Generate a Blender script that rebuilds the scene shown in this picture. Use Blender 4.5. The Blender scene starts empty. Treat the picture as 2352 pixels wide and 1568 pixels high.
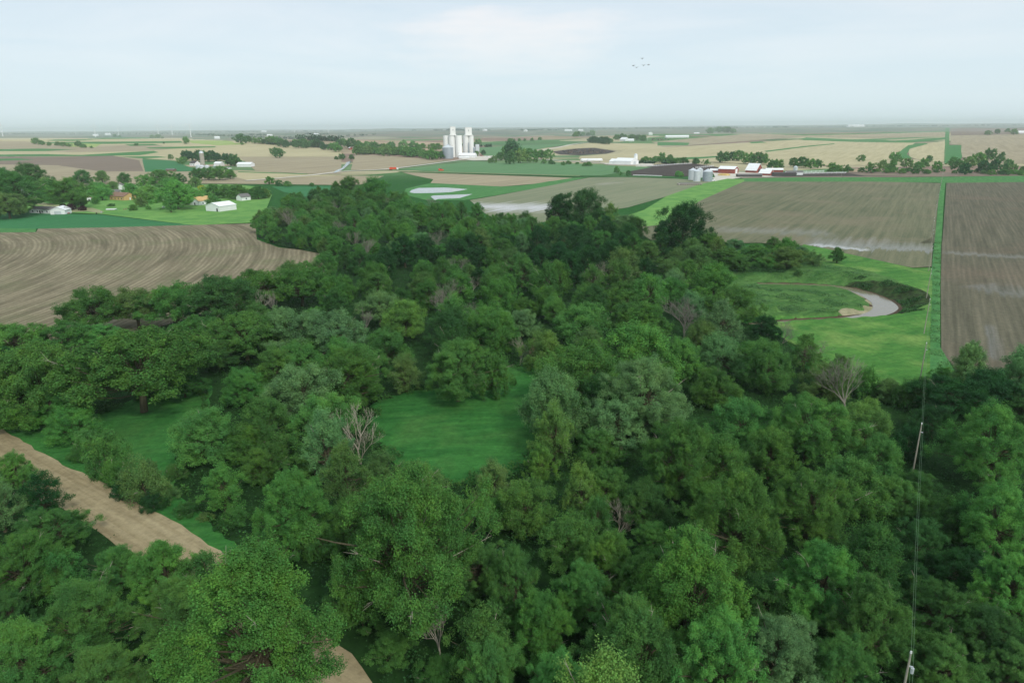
import bpy, math, random
import numpy as np
from mathutils import Vector, Matrix

# ---------------------------------------------------------------- camera, sky, sun
sc = bpy.context.scene
RAD = math.radians
F = 1568.0                      # focal length in units of a 2352 px wide frame
PITCH = 17.4; ROLL = -0.50; CAMH = 50.0
cam_d = bpy.data.cameras.new('camera'); cam_d.sensor_width = 36; cam_d.lens = 36*F/2352
cam_d.clip_start = 0.5; cam_d.clip_end = 60000
cam = bpy.data.objects.new('camera', cam_d); sc.collection.objects.link(cam)
CAMR = Matrix.Rotation(RAD(90-PITCH), 3, 'X') @ Matrix.Rotation(RAD(ROLL), 3, 'Z')
cam.matrix_world = Matrix.Translation((0, 0, CAMH)) @ CAMR.to_4x4()
sc.camera = cam

SUN_EL, SUN_AZ = 42.0, 150.0    # azimuth clockwise from +Y (the view direction)
world = bpy.data.worlds.new("World"); sc.world = world; world.use_nodes = True
nt = world.node_tree; nt.nodes.clear()
def N(nt, typ, **kw):
    n = nt.nodes.new(typ)
    for k, v in kw.items():
        if k.startswith('i_'): n.inputs[k[2:]].default_value = v
        else: setattr(n, k, v)
    return n
def L(nt, a, b): nt.links.new(a, b)
sky = N(nt, 'ShaderNodeTexSky', sky_type='NISHITA', sun_disc=False)
sky.sun_elevation = RAD(SUN_EL); sky.sun_rotation = RAD(SUN_AZ); sky.altitude = 300; sky.dust_density = 3
tc = N(nt, 'ShaderNodeTexCoord'); sep = N(nt, 'ShaderNodeSeparateXYZ'); L(nt, tc.outputs['Generated'], sep.inputs[0])
def MATH(nt, op, a, b=None, clamp=False):
    n = N(nt, 'ShaderNodeMath', operation=op); n.use_clamp = clamp
    for i, v in enumerate((a, b)):
        if v is None: continue
        if isinstance(v, (int, float)): n.inputs[i].default_value = v
        else: L(nt, v, n.inputs[i])
    return n.outputs[0]
def RAMP(nt, fac, stops):
    r = N(nt, 'ShaderNodeValToRGB'); e = r.color_ramp.elements
    while len(e) < len(stops): e.new(0.5)
    for k, (p, c) in enumerate(stops):
        e[k].position = p; e[k].color = (c[0], c[1], c[2], 1) if not isinstance(c, (int, float)) else (c, c, c, 1)
    L(nt, fac, r.inputs[0]); return r.outputs[0]
def MIX(nt, fac, a, b, mode='MIX'):
    m = N(nt, 'ShaderNodeMixRGB', blend_type=mode)
    for i, v in enumerate((fac, a, b)):
        if isinstance(v, (int, float)): m.inputs[i].default_value = v if i == 0 else (v, v, v, 1)
        elif isinstance(v, tuple): m.inputs[i].default_value = (v[0], v[1], v[2], 1)
        else: L(nt, v, m.inputs[i])
    return m.outputs[0]
zz = MATH(nt, 'ADD', MATH(nt, 'MAXIMUM', sep.outputs[2], 0.0), 0.07)
px = MATH(nt, 'DIVIDE', sep.outputs[0], zz); py = MATH(nt, 'DIVIDE', sep.outputs[1], zz)
cmb = N(nt, 'ShaderNodeCombineXYZ'); L(nt, px, cmb.inputs[0]); L(nt, py, cmb.inputs[1])
nz = N(nt, 'ShaderNodeTexNoise', i_Scale=0.55, i_Detail=7.0, i_Roughness=0.55, i_Distortion=0.6); L(nt, cmb.outputs[0], nz.inputs['Vector'])
cl = RAMP(nt, nz.outputs[0], [(0.40, 0.0), (0.68, 1.0)])
CLOUD_A = (7.55, 8.8, 9.75); CLOUD_B = (9.3, 9.8, 10.3); CLOUD_H = (8.3, 9.9, 10.6)
c1 = MIX(nt, MATH(nt, 'MULTIPLY', cl, 0.75), CLOUD_A, CLOUD_B)
# one brighter, slightly warm cloud bank
def dirvec(x, y):
    v = CAMR @ Vector(((x-1176)/F, (784-y)/F, -1)); return v.normalized()
d0 = dirvec(1150, 100)
vm = N(nt, 'ShaderNodeVectorMath', operation='SUBTRACT'); L(nt, tc.outputs['Generated'], vm.inputs[0]); vm.inputs[1].default_value = d0
mp = N(nt, 'ShaderNodeMapping'); mp.inputs['Scale'].default_value = (4.6, 2.0, 17.0); L(nt, vm.outputs[0], mp.inputs[0])
ln = N(nt, 'ShaderNodeVectorMath', operation='LENGTH'); L(nt, mp.outputs[0], ln.inputs[0])
nz2 = N(nt, 'ShaderNodeTexNoise', i_Scale=5.0, i_Detail=6.0, i_Roughness=0.6)
mp2 = N(nt, 'ShaderNodeMapping'); mp2.inputs['Scale'].default_value = (1.0, 1.0, 5.0); L(nt, tc.outputs['Generated'], mp2.inputs[0]); L(nt, mp2.outputs[0], nz2.inputs['Vector'])
bank = MATH(nt, 'SUBTRACT', MATH(nt, 'ADD', MATH(nt, 'MULTIPLY', nz2.outputs[0], 1.9), -0.15), ln.outputs['Value'])
c2 = MIX(nt, RAMP(nt, bank, [(0.0, 0.0), (0.6, 0.95)]), c1, (10.3, 10.1, 10.2))
c3 = MIX(nt, RAMP(nt, sep.outputs[2], [(0.0, 1.0), (0.16, 0.0)]), c2, CLOUD_H)
c4 = MIX(nt, 0.14, c3, sky.outputs[0])
bg = N(nt, 'ShaderNodeBackground', i_Strength=0.1); L(nt, c4, bg.inputs[0])
wo = N(nt, 'ShaderNodeOutputWorld'); L(nt, bg.outputs[0], wo.inputs[0])

sd = bpy.data.lights.new('sun', 'SUN'); sd.energy = 2.1; sd.angle = RAD(10); sd.color = (1.0, 0.955, 0.87)
sun = bpy.data.objects.new('sun', sd); sc.collection.objects.link(sun)
az = RAD(SUN_AZ); el = RAD(SUN_EL)
sdir = Vector((math.sin(az)*math.cos(el), math.cos(az)*math.cos(el), math.sin(el)))
sun.rotation_euler = sdir.to_track_quat('Z', 'Y').to_euler()
sc.view_settings.view_transform = 'Standard'; sc.view_settings.look = 'None'
sc.view_settings.exposure = 0.0; sc.view_settings.gamma = 1.0
sc.render.engine = 'CYCLES'
cy = sc.cycles
cy.max_bounces = 5; cy.diffuse_bounces = 3; cy.glossy_bounces = 2; cy.transmission_bounces = 3; cy.volume_bounces = 3
cy.transparent_max_bounces = 6; cy.caustics_reflective = False; cy.caustics_refractive = False

ORD = ['first', 'second', 'third', 'fourth', 'fifth', 'sixth', 'seventh', 'eighth', 'ninth', 'tenth', 'eleventh', 'twelfth', 'thirteenth', 'fourteenth', 'fifteenth', 'sixteenth', 'seventeenth', 'eighteenth', 'nineteenth', 'twentieth', 'twenty-first', 'twenty-second', 'twenty-third', 'twenty-fourth', 'twenty-fifth', 'twenty-sixth', 'twenty-seventh', 'twenty-eighth', 'twenty-ninth']
# ---------------------------------------------------------------- terrain
def ss(a, b, x):
    t = np.clip((np.asarray(x, float)-a)/(b-a), 0, 1); return t*t*(3-2*t)
def rayd(x, y): return CAMR @ Vector(((x-1176)/F, (784-y)/F, -1))
def plane(x, y, z):
    d = rayd(x, y); t = (z-CAMH)/d.z; return np.array((d.x*t, d.y*t))
def project(X, Y, Z):
    v = CAMR.transposed() @ Vector((X, Y, Z-CAMH)); return 1176+F*v.x/-v.z, 784-F*v.y/-v.z, -v.z
# converters from the crops the photograph was measured in
def z1(x, y): return (x/3.0, 260.3+y/3.0)
def z2(x, y): return (765.6+x/3.0, 260.3+y/3.0)
def z3(x, y): return (1531+x/2.865, 260.3+y/2.865)
def z4(x, y): return (x/3.0, 520.6+y/3.0)
def z5(x, y): return (765.6+x/3.0, 520.6+y/3.0)
def z6(x, y): return (1531+x/2.865, 520.6+y/2.865)
def zs(x, y): return (918.75+x/7.68, 283.3+y/7.68)
def zf(x, y): return (1301.5+x/4.39, 336.9+y/4.39)
CREEK_PX = [z6(*p) for p in ((380, 368), (560, 376), (900, 382), (1130, 392), (1295, 430), (1405, 480), (1455, 526), (1400, 570), (1200, 600), (950, 612), (760, 622), (560, 640))]
CREEK = np.array([plane(x, y, -2.6) for x, y in CREEK_PX])
CREEK_W = np.array([1.7, 1.8, 1.9, 2.1, 2.5, 3.2, 3.4, 2.4, 0.9, 0.7, 0.7, 0.7])
def creek_dist(x, y):
    x = np.atleast_1d(np.asarray(x, float)); y = np.atleast_1d(np.asarray(y, float))
    best = np.full(x.shape, 1e9); wid = np.ones(x.shape); 
    for i in range(len(CREEK)-1):
        a, b = CREEK[i], CREEK[i+1]; d = b-a; l2 = (d**2).sum()
        t = np.clip(((x-a[0])*d[0]+(y-a[1])*d[1])/l2, 0, 1)
        dd = np.hypot(x-a[0]-t*d[0], y-a[1]-t*d[1]); w = CREEK_W[i]*(1-t)+CREEK_W[i+1]*t
        m = dd-w < best-wid*0 ; m = (dd-w) < best
        best = np.where(m, dd-w, best)
    return best
CIN = CREEK[[1, 2, 3, 4, 5, 6, 7, 8, 9, 10]]
def inpoly(x, y, P):
    x = np.atleast_1d(np.asarray(x, float)); y = np.atleast_1d(np.asarray(y, float)); P = np.asarray(P)
    r = np.zeros(x.shape, bool); j = len(P)-1
    for i in range(len(P)):
        xi, yi = P[i]; xj, yj = P[j]
        if yi != yj:
            c = ((yi > y) != (yj > y)) & (x < (xj-xi)*(y-yi)/(yj-yi)+xi); r ^= c
        j = i
    return r
def terrain(x, y):
    x = np.atleast_1d(np.asarray(x, float)); y = np.atleast_1d(np.asarray(y, float))
    r = np.hypot(x, y)
    g = lambda cx, cy, sx, sy: np.exp(-(((x-cx)/sx)**2+((y-cy)/sy)**2))
    z = 25*g(-1500, 2100, 1150, 620)*ss(700, 1700, r) + 9*g(-500, 1750, 380, 330)
    z = z + 16*g(1900, 2900, 1500, 900) + 10*g(500, 2700, 700, 500) + 7*g(1350, 1700, 700, 350)
    w = ss(950, 1700, r)
    z = z + w*3.4*(np.sin(x/95+0.7*np.sin(y/210))*np.sin(y/150+1.3)+0.6*np.sin(x/61-y/87))
    w2 = ss(3200, 7000, r)
    z = z + w2*(13+11*np.sin(x/900+1.1*np.sin(y/1500))*np.sin(y/1150+x/2500)+6*np.sin(x/410+y/530+2)+3*np.sin(x/190-y/260))
    z = z - 4*ss(2600, 3600, r)*(1-w2) + ss(8500, 15000, r)*(18+9*np.sin(x/1300+2)+5*np.sin(x/520+y/700))
    near = (r < 420)
    if near.any():
        d = np.full(x.shape, 1e9); d[near] = creek_dist(x[near], y[near])
        ins = inpoly(x, y, CIN)
        k = np.where(ins, 0.45*(1-ss(0, 4, d))+0.55*(1-ss(4, 26, d)), 1-ss(-0.2, 9.5, d))
        bump = 0.22*np.sin(x*0.9+y*0.35)*np.sin(y*0.8-x*0.4)*np.where((d > 0.5) & (d < 9) & (~ins), 1, 0)
        z = z - 3.2*k + bump
    return z
def T(x, y): return float(terrain(x, y)[0])
def g(x, y):
    "ground point seen at pixel x, y"
    d = rayd(x, y)
    if d.z > -0.0035: d.z = -0.0035
    ts = 20*1.012**np.arange(0, 590)
    h = CAMH+d.z*ts - terrain(d.x*ts, d.y*ts)
    i = np.argmax(h < 0) if (h < 0).any() else len(ts)-1
    if i == 0: i = 1
    a, b = ts[i-1], ts[i]; ha, hb = h[i-1], h[i]
    t = a+(b-a)*ha/(ha-hb) if ha != hb else b
    for _ in range(2):
        hh = CAMH+d.z*t-T(d.x*t, d.y*t)
        if hh > 0: a, ha = t, hh
        else: b, hb = t, hh
        t = a+(b-a)*ha/(ha-hb) if ha != hb else t
    return np.array((d.x*t, d.y*t))
def lines(*seg):
    out = [seg[0][0]]
    for a, b, s in seg:
        v = a
        while v < b-1e-6: v = min(b, v+s); out.append(v)
    return out
CX = (CREEK[:, 0].min()-14, CREEK[:, 0].max()+14); CY = (CREEK[:, 1].min()-14, CREEK[:, 1].max()+14)
pos = lines((600, 2600, 50), (2600, 5200, 130), (5200, 11000, 420), (11000, 26000, 1500))
XL = [-v for v in pos[::-1]][:-1]+lines((-600, CX[0], 24), (CX[0], CX[1], 1.1), (CX[1], 600, 24))+pos[1:]
YL = lines((-2000, -100, 475), (-100, CY[0], 24), (CY[0], CY[1], 1.1), (CY[1], 900, 24), (900, 3600, 40), (3600, 6000, 120), (6000, 11000, 300), (11000, 27000, 1100))
XL = np.array(XL); YL = np.array(YL)
GX, GY = np.meshgrid(XL, YL); GZ = terrain(GX.ravel(), GY.ravel()).reshape(GX.shape)
nx, ny = len(XL), len(YL)
PV = np.stack([GX.ravel(), GY.ravel(), GZ.ravel()], 1)
ii, jj = np.meshgrid(np.arange(nx-1), np.arange(ny-1)); a = (jj*nx+ii).ravel()
TRI = np.concatenate([np.stack([a, a+1, a+nx+1], 1), np.stack([a, a+nx+1, a+nx], 1)])
TB = (PV[TRI][:, :, 0].min(1), PV[TRI][:, :, 0].max(1), PV[TRI][:, :, 1].min(1), PV[TRI][:, :, 1].max(1))

def ln_mesh(name, verts, faces, mats=(), smooth=False, midx=None):
    me = bpy.data.meshes.new(name); me.from_pydata(verts, [], faces)
    for m in mats: me.materials.append(m)
    if midx is not None: me.polygons.foreach_set('material_index', midx)
    if smooth: me.polygons.foreach_set('use_smooth', [True]*len(me.polygons))
    me.update(); return me
def tag(o, label=None, cat=None, group=None, kind=None):
    if label: o['label'] = label
    if cat: o['category'] = cat
    if group: o['group'] = group
    if kind: o['kind'] = kind
    return o
def link(name, me, parent=None, loc=None, rot=0):
    o = bpy.data.objects.new(name, me); sc.collection.objects.link(o)
    if parent is not None: o.parent = parent
    if loc is not None: o.location = loc
    if rot: o.rotation_euler = (0, 0, rot)
    return o

# ---------------------------------------------------------------- materials
def lin(r, g_, b): return tuple(((c/255)/12.92 if c/255 <= .04045 else ((c/255+.055)/1.055)**2.4) for c in (r, g_, b))
def newmat(name, rough=0.9, spec=0.2):
    m = bpy.data.materials.new(name); m.use_nodes = True; t = m.node_tree
    b = t.nodes['Principled BSDF']; b.inputs['Roughness'].default_value = rough; b.inputs['Specular IOR Level'].default_value = spec
    return m, t, b
def plain(name, c, rough=0.8, spec=0.3, metal=0.0, var=0.12, scale=0.6, stretch=None):
    m, t, b = newmat(name, rough, spec); b.inputs['Metallic'].default_value = metal
    co = N(t, 'ShaderNodeTexCoord'); mpg = N(t, 'ShaderNodeMapping'); mpg.inputs['Scale'].default_value = stretch or (1, 1, 1)
    L(t, co.outputs['Object'], mpg.inputs[0])
    n = N(t, 'ShaderNodeTexNoise', i_Scale=scale, i_Detail=5.0, i_Roughness=0.6); L(t, mpg.outputs[0], n.inputs['Vector'])
    f = RAMP(t, n.outputs[0], [(0.3, 1-var), (0.7, 1+var*0.4)])
    L(t, MIX(t, 1.0, c, f, 'MULTIPLY'), b.inputs['Base Color']); return m
ROWA = math.atan2(0.608, 1.0)     # field rows run this much right of the view direction
def field(name, base, dark, light, rowang=ROWA, across=0.55, along=0.03, rowamt=0.5, patch=0.012, patchamt=0.5, third=None, thirdamt=0.0,
          rings=None, bump=0.0, fine=0.0, rowdist=0.0, thirdscale=0.02, stripes=0.0, stripe_sp=5.0, wet=()):
    m, t, b = newmat(name, 0.95, 0.08)
    geo = N(t, 'ShaderNodeNewGeometry')
    if rings is not None:
        s = N(t, 'ShaderNodeVectorMath', operation='SUBTRACT'); L(t, geo.outputs['Position'], s.inputs[0]); s.inputs[1].default_value = (rings[0], rings[1], 0)
        sp = N(t, 'ShaderNodeSeparateXYZ'); L(t, s.outputs[0], sp.inputs[0])
        ex = MATH(t, 'MULTIPLY', sp.outputs[0], 1/rings[3])
        ey = MATH(t, 'MULTIPLY', sp.outputs[1], 1/rings[4])
        rr = MATH(t, 'SQRT', MATH(t, 'ADD', MATH(t, 'MULTIPLY', ex, ex), MATH(t, 'MULTIPLY', ey, ey)))
        an = MATH(t, 'MULTIPLY', MATH(t, 'ARCTAN2', ey, ex), rings[2])
        cb = N(t, 'ShaderNodeCombineXYZ'); L(t, rr, cb.inputs[0]); L(t, an, cb.inputs[1]); vec = cb.outputs[0]
    else:
        rt = N(t, 'ShaderNodeMapping'); rt.inputs['Rotation'].default_value = (0, 0, rowang); L(t, geo.outputs['Position'], rt.inputs[0]); vec = rt.outputs[0]
    st = N(t, 'ShaderNodeMapping'); st.inputs['Scale'].default_value = (across, along, 0.0); L(t, vec, st.inputs[0])
    n1 = N(t, 'ShaderNodeTexNoise', i_Scale=1.0, i_Detail=4.0, i_Roughness=0.65, i_Distortion=rowdist); L(t, st.outputs[0], n1.inputs['Vector'])
    n2 = N(t, 'ShaderNodeTexNoise', i_Scale=patch, i_Detail=6.0, i_Roughness=0.62); L(t, geo.outputs['Position'], n2.inputs['Vector'])
    n3 = N(t, 'ShaderNodeTexNoise', i_Scale=0.9, i_Detail=6.0, i_Roughness=0.75); L(t, geo.outputs['Position'], n3.inputs['Vector'])
    rows = RAMP(t, n1.outputs[0], [(0.36, 0.0), (0.64, 1.0)]); pt = RAMP(t, n2.outputs[0], [(0.36, 0.0), (0.66, 1.0)])
    col = MIX(t, MATH(t, 'MULTIPLY', pt, patchamt), base, dark)
    rcol = MIX(t, rows, dark, light)
    col = MIX(t, rowamt, col, rcol)
    if third is not None:
        n4 = N(t, 'ShaderNodeTexNoise', i_Scale=thirdscale, i_Detail=5.0, i_Roughness=0.6, i_Distortion=0.4); L(t, geo.outputs['Position'], n4.inputs['Vector'])
        col = MIX(t, MATH(t, 'MULTIPLY', RAMP(t, n4.outputs[0], [(0.5, 0.0), (0.66, 1.0)]), thirdamt), col, third)
    if stripes:
        sx = N(t, 'ShaderNodeSeparateXYZ'); L(t, vec, sx.inputs[0])
        ph = MATH(t, 'ADD', MATH(t, 'MULTIPLY', sx.outputs[0], 6.2832/stripe_sp), MATH(t, 'MULTIPLY', n2.outputs[0], 3.0))
        sn = MATH(t, 'SINE', ph)
        sn = MATH(t, 'MULTIPLY', MATH(t, 'MULTIPLY', sn, sn), MATH(t, 'MULTIPLY', RAMP(t, n1.outputs[0], [(0.3, 0.3), (0.6, 1.0)]), stripes))
        col = MIX(t, sn, col, tuple(c*0.45 for c in dark))
    for (p0, p1, dn, up, wc, amt) in wet:     # a silty wet band of the soil along a line
        p0 = np.array(p0); p1 = np.array(p1); dd = p1-p0; ll = float(np.linalg.norm(dd)); dd = dd/ll
        def dot(vx, vy, off):
            v = N(t, 'ShaderNodeVectorMath', operation='DOT_PRODUCT'); L(t, geo.outputs['Position'], v.inputs[0]); v.inputs[1].default_value = (vx, vy, 0); return MATH(t, 'SUBTRACT', v.outputs['Value'], off)
        al = dot(dd[0]/ll, dd[1]/ll, float(p0 @ dd)/ll)
        ac = dot(-dd[1], dd[0], float(p0[0]*-dd[1]+p0[1]*dd[0]))
        ac = MATH(t, 'ADD', ac, MATH(t, 'MULTIPLY', MATH(t, 'SUBTRACT', n2.outputs[0], 0.5), (up+dn)*1.3))
        ac = MATH(t, 'ADD', ac, MATH(t, 'MULTIPLY', MATH(t, 'SUBTRACT', n1.outputs[0], 0.5), -(up+dn)*1.5))
        w1 = RAMP(t, MATH(t, 'DIVIDE', MATH(t, 'ADD', ac, dn), dn+up), [(0.0, 0.0), (dn/(dn+up)*0.85, 1.0), (1.0, 0.0)])
        w2 = RAMP(t, al, [(0.0, 0.0), (0.12, 1.0), (0.9, 1.0), (1.0, 0.0)])
        col = MIX(t, MATH(t, 'MULTIPLY', MATH(t, 'MULTIPLY', w1, w2), amt), col, wc)
    col = MIX(t, 0.35+fine, col, MIX(t, 1.0, col, RAMP(t, n3.outputs[0], [(0.3, 0.55), (0.7, 1.35)]), 'MULTIPLY'))
    L(t, col, b.inputs['Base Color'])
    if bump:
        bp = N(t, 'ShaderNodeBump', i_Strength=0.8, i_Distance=bump); L(t, n3.outputs[0], bp.inputs['Height']); L(t, bp.outputs[0], b.inputs['Normal'])
    return m

# ---------------------------------------------------------------- ground sheets
DZ = [0.0]
def to_world(px_pts, step=14):
    out = []
    n = len(px_pts)
    for i in range(n):
        a = px_pts[i]; b = px_pts[(i+1) % n]
        k = max(1, int(math.hypot(a[0]-b[0], a[1]-b[1])/step))
        for q in range(k):
            u = q/k; out.append(g(a[0]*(1-u)+b[0]*u, a[1]*(1-u)+b[1]*u))
    return np.array(out)
def drape(name, P, mat, lift, label=None, wob=0.0, kind='structure'):
    P = np.asarray(P, float)
    if wob:
        r_ = np.random.RandomState(len(P)); P = P+r_.uniform(-wob, wob, P.shape)
    x0, x1, y0, y1 = P[:, 0].min(), P[:, 0].max(), P[:, 1].min(), P[:, 1].max()
    m = (TB[0] <= x1) & (TB[1] >= x0) & (TB[2] <= y1) & (TB[3] >= y0)
    idx = np.where(m)[0]; tri = TRI[idx]
    vin = inpoly(PV[tri][:, :, 0].ravel(), PV[tri][:, :, 1].ravel(), P).reshape(-1, 3)
    cross = np.zeros(len(idx), bool)
    bx0, bx1, by0, by1 = (TB[k][idx] for k in range(4))
    Q = np.roll(P, -1, 0)
    for a_, b_ in zip(P, Q):
        cross |= (bx0 <= max(a_[0], b_[0])) & (bx1 >= min(a_[0], b_[0])) & (by0 <= max(a_[1], b_[1])) & (by1 >= min(a_[1], b_[1]))
    V, Fc = [], []
    for k in np.where(vin.all(1) & ~cross)[0]:
        n0 = len(V); V.extend(PV[tri[k]] + (0, 0, lift)); Fc.append((n0, n0+1, n0+2))
    for k in np.where(cross)[0]:
        A, B, C = PV[tri[k]]; poly = [tuple(p) for p in P]
        for (p, q) in ((A, B), (B, C), (C, A)):
            ex, ey = q[0]-p[0], q[1]-p[1]; out = []
            if not poly: break
            sp_ = poly[-1]; ds = ex*(sp_[1]-p[1])-ey*(sp_[0]-p[0])
            for c in poly:
                dc = ex*(c[1]-p[1])-ey*(c[0]-p[0])
                if (dc >= 0) != (ds >= 0):
                    u = ds/(ds-dc); out.append((sp_[0]+u*(c[0]-sp_[0]), sp_[1]+u*(c[1]-sp_[1])))
                if dc >= 0: out.append(c)
                sp_, ds = c, dc
            poly = out
        cl_ = []
        for c in poly:
            if not cl_ or abs(c[0]-cl_[-1][0])+abs(c[1]-cl_[-1][1]) > 1e-4: cl_.append(c)
        if len(cl_) > 1 and abs(cl_[0][0]-cl_[-1][0])+abs(cl_[0][1]-cl_[-1][1]) < 1e-4: cl_.pop()
        if len(cl_) < 3: continue
        n_ = np.cross(B-A, C-A)
        if abs(n_[2]) < 1e-9: continue
        n0 = len(V)
        for c in cl_: V.append((c[0], c[1], A[2]-(n_[0]*(c[0]-A[0])+n_[1]*(c[1]-A[1]))/n_[2]+lift))
        Fc.append(tuple(range(n0, n0+len(cl_))))
    me = ln_mesh(name, [tuple(v) for v in V], Fc, (mat,))
    o = link(name, me); tag(o, label, kind=kind); return o
def sheet(name, pts, mat, label=None, far=0.0, wob=0.0, step=14):
    DZ[0] += 0.006
    return drape(name, to_world(pts, step), mat, DZ[0]+far, label, wob)

TAN = lin(172, 164, 132); BRN = lin(128, 112, 98); DKB = lin(98, 88, 82); GRN = lin(62, 120, 62); OLV = lin(118, 128, 92)
def ground_mat():
    m, t, b = newmat('farmland_ground', 0.95, 0.05)
    geo = N(t, 'ShaderNodeNewGeometry')
    def vor(scale, seed, stretch=(1, 1, 0), rot=0.6):
        mpn = N(t, 'ShaderNodeMapping'); mpn.inputs['Rotation'].default_value = (0, 0, rot); mpn.inputs['Scale'].default_value = stretch; mpn.inputs['Location'].default_value = (seed*31, seed*17, 0)
        L(t, geo.outputs['Position'], mpn.inputs[0])
        nn = N(t, 'ShaderNodeTexNoise', i_Scale=0.004, i_Detail=2.0); L(t, mpn.outputs[0], nn.inputs['Vector'])
        vv = N(t, 'ShaderNodeVectorMath', operation='MULTIPLY_ADD'); L(t, nn.outputs['Color'], vv.inputs[0]); vv.inputs[1].default_value = (150, 150, 0); L(t, mpn.outputs[0], vv.inputs[2])
        v = N(t, 'ShaderNodeTexVoronoi', i_Scale=scale); L(t, vv.outputs[0], v.inputs['Vector'])
        s = N(t, 'ShaderNodeSeparateColor'); L(t, v.outputs['Color'], s.inputs[0]); return s.outputs
    v1 = vor(1/330, 1); v2 = vor(1/210, 3, (0.55, 1.6, 0), 0.2)
    r1 = RAMP(t, v1[0], [(0.0, TAN), (0.22, lin(165, 146, 122)), (0.4, BRN), (0.55, lin(150, 136, 112)), (0.7, lin(140, 120, 106)), (0.84, lin(86, 122, 74)), (1.0, TAN)])
    r1.node.color_ramp.interpolation = 'CONSTANT'
    band = RAMP(t, v2[1], [(0.0, 0.0), (0.80, 1.0)]); band.node.color_ramp.interpolation = 'CONSTANT'
    col = MIX(t, MATH(t, 'MULTIPLY', band, 0.8), r1, lin(72, 118, 72))
    n = N(t, 'ShaderNodeTexNoise', i_Scale=0.006, i_Detail=8.0, i_Roughness=0.65); L(t, geo.outputs['Position'], n.inputs['Vector'])
    col = MIX(t, 1.0, col, RAMP(t, n.outputs[0], [(0.3, 0.72), (0.7, 1.2)]), 'MULTIPLY')
    # near the camera it is rough grass
    ln_ = N(t, 'ShaderNodeVectorMath', operation='LENGTH'); L(t, geo.outputs['Position'], ln_.inputs[0])
    n2 = N(t, 'ShaderNodeTexNoise', i_Scale=0.35, i_Detail=7.0, i_Roughness=0.7); L(t, geo.outputs['Position'], n2.inputs['Vector'])
    gr = RAMP(t, n2.outputs[0], [(0.3, lin(30, 62, 28)), (0.5, lin(38, 88, 36)), (0.7, lin(62, 108, 48))])
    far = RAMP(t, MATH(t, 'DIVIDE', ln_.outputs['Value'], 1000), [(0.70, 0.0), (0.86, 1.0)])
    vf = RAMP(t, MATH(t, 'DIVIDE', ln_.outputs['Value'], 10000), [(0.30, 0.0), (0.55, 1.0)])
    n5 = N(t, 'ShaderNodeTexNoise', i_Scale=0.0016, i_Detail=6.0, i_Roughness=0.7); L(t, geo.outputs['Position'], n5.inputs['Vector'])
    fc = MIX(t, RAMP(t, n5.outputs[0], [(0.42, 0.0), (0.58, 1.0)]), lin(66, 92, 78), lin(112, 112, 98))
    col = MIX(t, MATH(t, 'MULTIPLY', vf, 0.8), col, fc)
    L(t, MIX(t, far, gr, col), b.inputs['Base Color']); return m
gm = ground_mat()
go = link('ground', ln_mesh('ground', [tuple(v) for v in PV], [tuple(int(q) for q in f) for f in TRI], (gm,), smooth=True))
tag(go, 'rolling farmland of grass and far patchwork fields', kind='structure')

# --- the curved tilled field: fit a circle to one row
rowpts = np.array([g(*p) for p in (z4(650, 60), z4(683, 110), z4(672, 180), z4(560, 262), z4(330, 385), z4(0, 500))])
A_ = np.c_[rowpts*2, np.ones(len(rowpts))]; sol = np.linalg.lstsq(A_, (rowpts**2).sum(1), rcond=None)[0]
RC = (sol[0], sol[1]); RR = math.sqrt(sol[2]+sol[0]**2+sol[1]**2)
print('ring', RC, RR, rowpts.tolist())
M_curve = field('curved_row_soil', lin(134, 125, 101), lin(94, 88, 70), lin(168, 157, 130), across=0.30, along=0.02, rowamt=0.62, patch=0.03, patchamt=0.45,
                rings=(RC[0], RC[1], RR, 1.0, 1.0), fine=0.2, third=lin(112, 118, 84), thirdamt=0.5, thirdscale=0.045, stripes=0.36, stripe_sp=3.9, bump=0.12)
M_mid = field('wet_row_soil', lin(106, 109, 84), lin(86, 92, 70), lin(138, 132, 106), across=0.42, along=0.012, rowamt=0.45, patch=0.015, patchamt=0.6, third=lin(128, 118, 98), thirdamt=0.6, fine=0.1, bump=0.1,
   wet=[(g(*z6(880, 112)), g(*z6(1850, 172)), 9, 30, lin(146, 148, 146), 0.7), (g(*z6(930, 118)), g(*z6(1340, 166)), 4, 6, lin(188, 190, 192), 0.85), (g(*z6(300, 30)), g(*z6(1100, 40)), 14, 18, lin(142, 142, 136), 0.5)])
M_right = field('grey_row_soil', lin(98, 95, 78), lin(78, 78, 64), lin(130, 124, 104), across=0.55, along=0.016, rowamt=0.5, patch=0.02, patchamt=0.5, third=lin(122, 108, 92), thirdamt=0.5, fine=0.15, stripes=0.22, stripe_sp=3.2, bump=0.12,
   wet=[(g(*z6(1780, 176)), g(*z6(2700, 215)), 6, 8, lin(134, 135, 128), 0.55), (g(*z6(2030, 380)), g(*z6(2450, 470)), 10, 12, lin(128, 130, 126), 0.45), (g(*z6(2090, 640)), g(*z6(2180, 900)), 2.0, 2.0, lin(134, 136, 134), 0.4)])
M_olive = field('sprouting_soil', lin(128, 132, 106), lin(108, 120, 92), lin(148, 146, 120), across=0.2, along=0.01, rowamt=0.4, patchamt=0.5,
   wet=[(g(*z2(880, 650)), g(*z2(1560, 655)), 26, 30, lin(196, 196, 198), 0.9), (g(*z2(1820, 495)), g(*z2(1990, 475)), 8, 9, lin(160, 156, 146), 0.6)])
M_tan = field('tan_stubble', lin(180, 170, 134), lin(156, 148, 114), lin(198, 188, 152), across=0.12, along=0.008, rowamt=0.4, patch=0.006)
M_tan2 = field('pink_tan_stubble', lin(160, 148, 122), lin(134, 124, 102), lin(180, 168, 140), across=0.1, along=0.008, rowamt=0.4, patch=0.006)
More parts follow.
